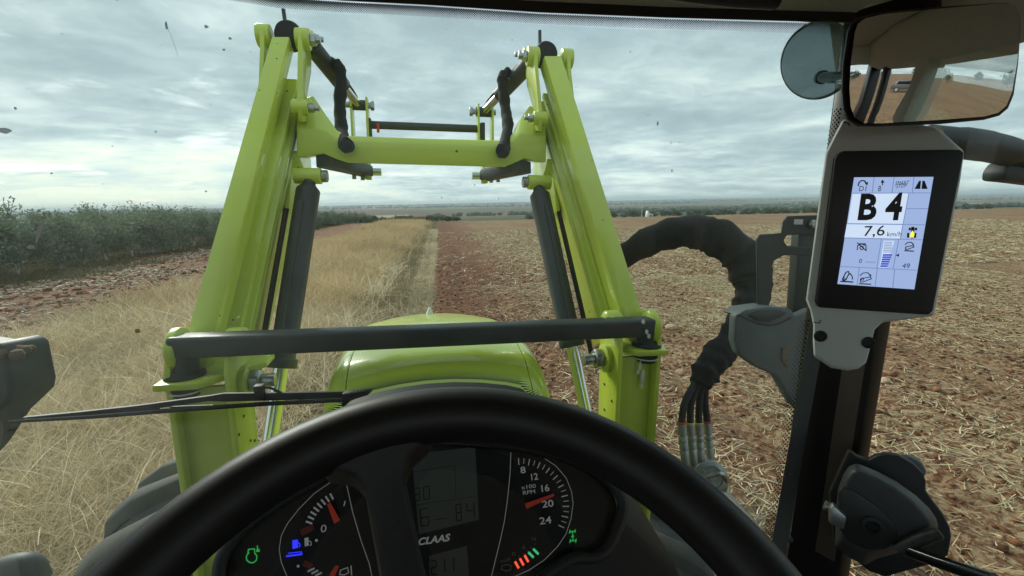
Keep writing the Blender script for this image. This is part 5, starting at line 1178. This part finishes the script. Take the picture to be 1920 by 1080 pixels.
rm = MB(); rm.line(PC, [g1(530, 820), g1(590, 790)], 9, o3); rm.line(PC, [g1(545, 1005), g1(580, 1022)], 8, o3); rm.build('red_zone', ORANGE, ic, smooth=0)
def needle(fn, a, b, w0, w1, nm_='needle'):
    A, B = PC.px(fn(*a), .004), PC.px(fn(*b), .004); d = unit(B-A); s_ = np.cross(PC.n, d); k = np.linalg.norm(A-EYE)/FOC
    MB().prism([A-s_*w0*k, B-s_*w1*k, B+s_*w1*k, A+s_*w0*k], PC.n*.001).build(nm_, REDN, ic, smooth=0)
needle(g2, (590, 664), (757, 597), 4.2, 2.0); needle(g1, (738, 758), (688, 648), 4.5, 2.6); needle(g1, (705, 1080), (740, 1020), 4.0, 2.6)
for i, (x, y) in enumerate(((538, 1014), (567, 996), (595, 976), (622, 955), (651, 935))):
    l_ = MB(); l_.line(PC, [g2(x-10, y-17), g2(x+9, y+17)] if i < 3 else [g2(x-14, y-14), g2(x+13, y+13)], 3.6, .0014); l_.build('indicator_light', REDL if i < 3 else GRNL, ic, smooth=0)
sy = MB()   # driven axle symbol
for P in (((852, 818), (885, 812)), ((868, 815), (872, 868)), ((855, 872), (890, 868)), ((850, 826), (855, 806)), ((884, 822), (886, 804)), ((853, 882), (857, 862)), ((888, 880), (891, 860)), ((862, 846), (878, 842))): sy.line(PC, [g2(*q) for q in P], 1.6, .0014)
for k in range(10):  # engine speed symbol
    a, b = 2*math.pi*k/12-1.0, 2*math.pi*(k+1)/12-1.0; sy.line(PC, [g1(228+32*math.cos(a), 970+32*math.sin(a)), g1(228+32*math.cos(b), 970+32*math.sin(b))], 1.5, .0014)
for P in (((207, 945), (208, 922), (245, 918), (246, 942)), ((262, 900), (265, 930), (258, 922)), ((265, 930), (273, 920)), ((255, 934), (276, 932))): sy.line(PC, [g1(*q) for q in P], 1.5, .0014)
sy.build('green_symbol', GRND, ic, smooth=0)
sy = MB(); sy.poly(PC, [g1(*q) for q in ((470, 868), (503, 862), (506, 912), (472, 920))], .0014); sy.line(PC, [g1(506, 880), g1(516, 890), g1(514, 908)], 1.3, .0014)
sy.line(PC, [g1(436, 962), g1(528, 950)], 2.4, .0014); sy.line(PC, [g1(446, 945), g1(524, 936), g1(528, 950)], 1.3, .0014); sy.build('blue_symbol', BLUL, ic, smooth=0)
MB().poly(PC, inner(OUT, 3), .009).build('cluster_lens', LENS, ic, smooth=0)

# ------------------------------------------------------------------ steering wheel
SWC, STH, SPH, SWR, SWT = V3((-.040, .135, -.262)), .60, .03, .201, .0205
sa = unit(V3((math.cos(SPH), 0, math.sin(SPH)))); sbv = V3((0, math.cos(STH), math.sin(STH))); sbv = unit(sbv-sa*(sa@sbv)); sn = np.cross(sa, sbv)
sw = thing('steering_wheel', SWC, 'black padded steering wheel in front of the instrument cluster', 'steering wheel')
rim = MB(); rings = []
for i in range(96):
    t = 2*math.pi*i/96; er = sa*math.cos(t)+sbv*math.sin(t); c = SWC+er*SWR
    rings.append([c+er*SWT*.94*math.cos(u)+sn*SWT*math.sin(u) for u in np.linspace(0, 2*math.pi, 20, endpoint=False)])
rings.append(rings[0]); rim.loft(rings, caps=False); rim.build('rim', BLACKSOFT, sw, smooth=80)
def wheelpt(t, r, h=0): return SWC+(sa*math.cos(t)+sbv*math.sin(t))*r+sn*h
for t0 in (RA(100.5), RA(218), RA(340)):
    sp_ = MB(); rr_ = []
    for r, w, h, z in ((.194, .044, .014, -.004), (.180, .034, .012, -.010), (.174, .020, .010, -.014), (.165, .0140, .009, -.018), (.12, .0138, .010, -.032), (.06, .016, .012, -.046), (.02, .020, .012, -.05)):
        c = wheelpt(t0, r, z); tv = -sa*math.sin(t0)+sbv*math.cos(t0); rr_.append([c-tv*w-sn*h, c+tv*w-sn*h, c+tv*w*.85+sn*h, c-tv*w*.85+sn*h])
    sp_.loft(rr_); so_ = sp_.build('spoke', BLACKP, sw, .003)
    sl_ = MB()
    for r in (.140, .122): c = wheelpt(t0, r, -.0135-(.16-r)*.31); tv = -sa*math.sin(t0)+sbv*math.cos(t0); er = sa*math.cos(t0)+sbv*math.sin(t0); sl_.box(c, tv*.007, er*.006, sn*.002)
    sl_.build('spoke_slot', BLACKGLOSS, so_, .0005, 1)
hb = MB(); hb.lathe(SWC-sn*.062, sn, [(.0, -.10), (.03, -.10), (.034, -.02), (.042, 0), (.042, .02), (.036, .028), (0, .03)], 32); hb.build('hub', BLACKP, sw)

# things behind the tractor that the mirror shows
def parked_car(x, y, rz):
    t = world_thing('parked_car', (x, y, 0), 'dark grey estate car parked behind the tractor seen in the inside mirror', 'car'); 
    g = lambda p: V3((x, y, 0))+V3((p[0]*math.cos(rz)-p[1]*math.sin(rz), p[0]*math.sin(rz)+p[1]*math.cos(rz), p[2]))
    side = [(-2.1, .35), (-2.15, .75), (-2.0, .95), (-1.6, 1.4), (-1.2, 1.48), (.3, 1.45), (1.0, .98), (1.9, .85), (2.1, .65), (2.1, .35)]
    CARP = mat('grey_car_paint', (.05, .055, .06), .4)
    MB().loft([[g((a, yy*(.86 if b > 1 else 1), b)) for a, b in side] for yy in (-.85, .85)]).build('body', CARP, t, .06)
    for sd in (-1, 1):
        MB().prism([g((a, sd*.80, b)) for a, b in ((-1.5, 1.0), (-1.35, 1.36), (.2, 1.36), (.75, 1.0))], g((0, sd*.03, 0))-g((0, 0, 0))).build('side_window', BLACKGLOSS, t)
        for a in (-1.35, 1.35):
            w_ = MB(); w_.cyl(g((a, sd*.66, .33)), g((a, sd*.87, .33)), .33, n=20); wh = w_.build('wheel', RUBBER, t, .02); MB().cyl(g((a, sd*.86, .33)), g((a, sd*.885, .33)), .2, n=14).build('rim', STEEL, wh)
parked_car(13.0, -30, .4)
for i in range(12):
    a = RA(128+i*7); d_ = 95+RNG.uniform(-10, 20)
    orchard_tree(d_*math.sin(a), d_*math.cos(a), RNG.uniform(1.3, 1.9), OLIVE[i % 4], 'broad olive tree far behind the tractor seen only in the mirror', 'olive trees behind the tractor', False, TRUNK_O, 'olive_tree')

# ================================================================== set the tractor on the land
def place_rig():
    bpy.context.view_layer.update()
    for o in RIG: o.matrix_world = TM @ o.matrix_world
place_rig()
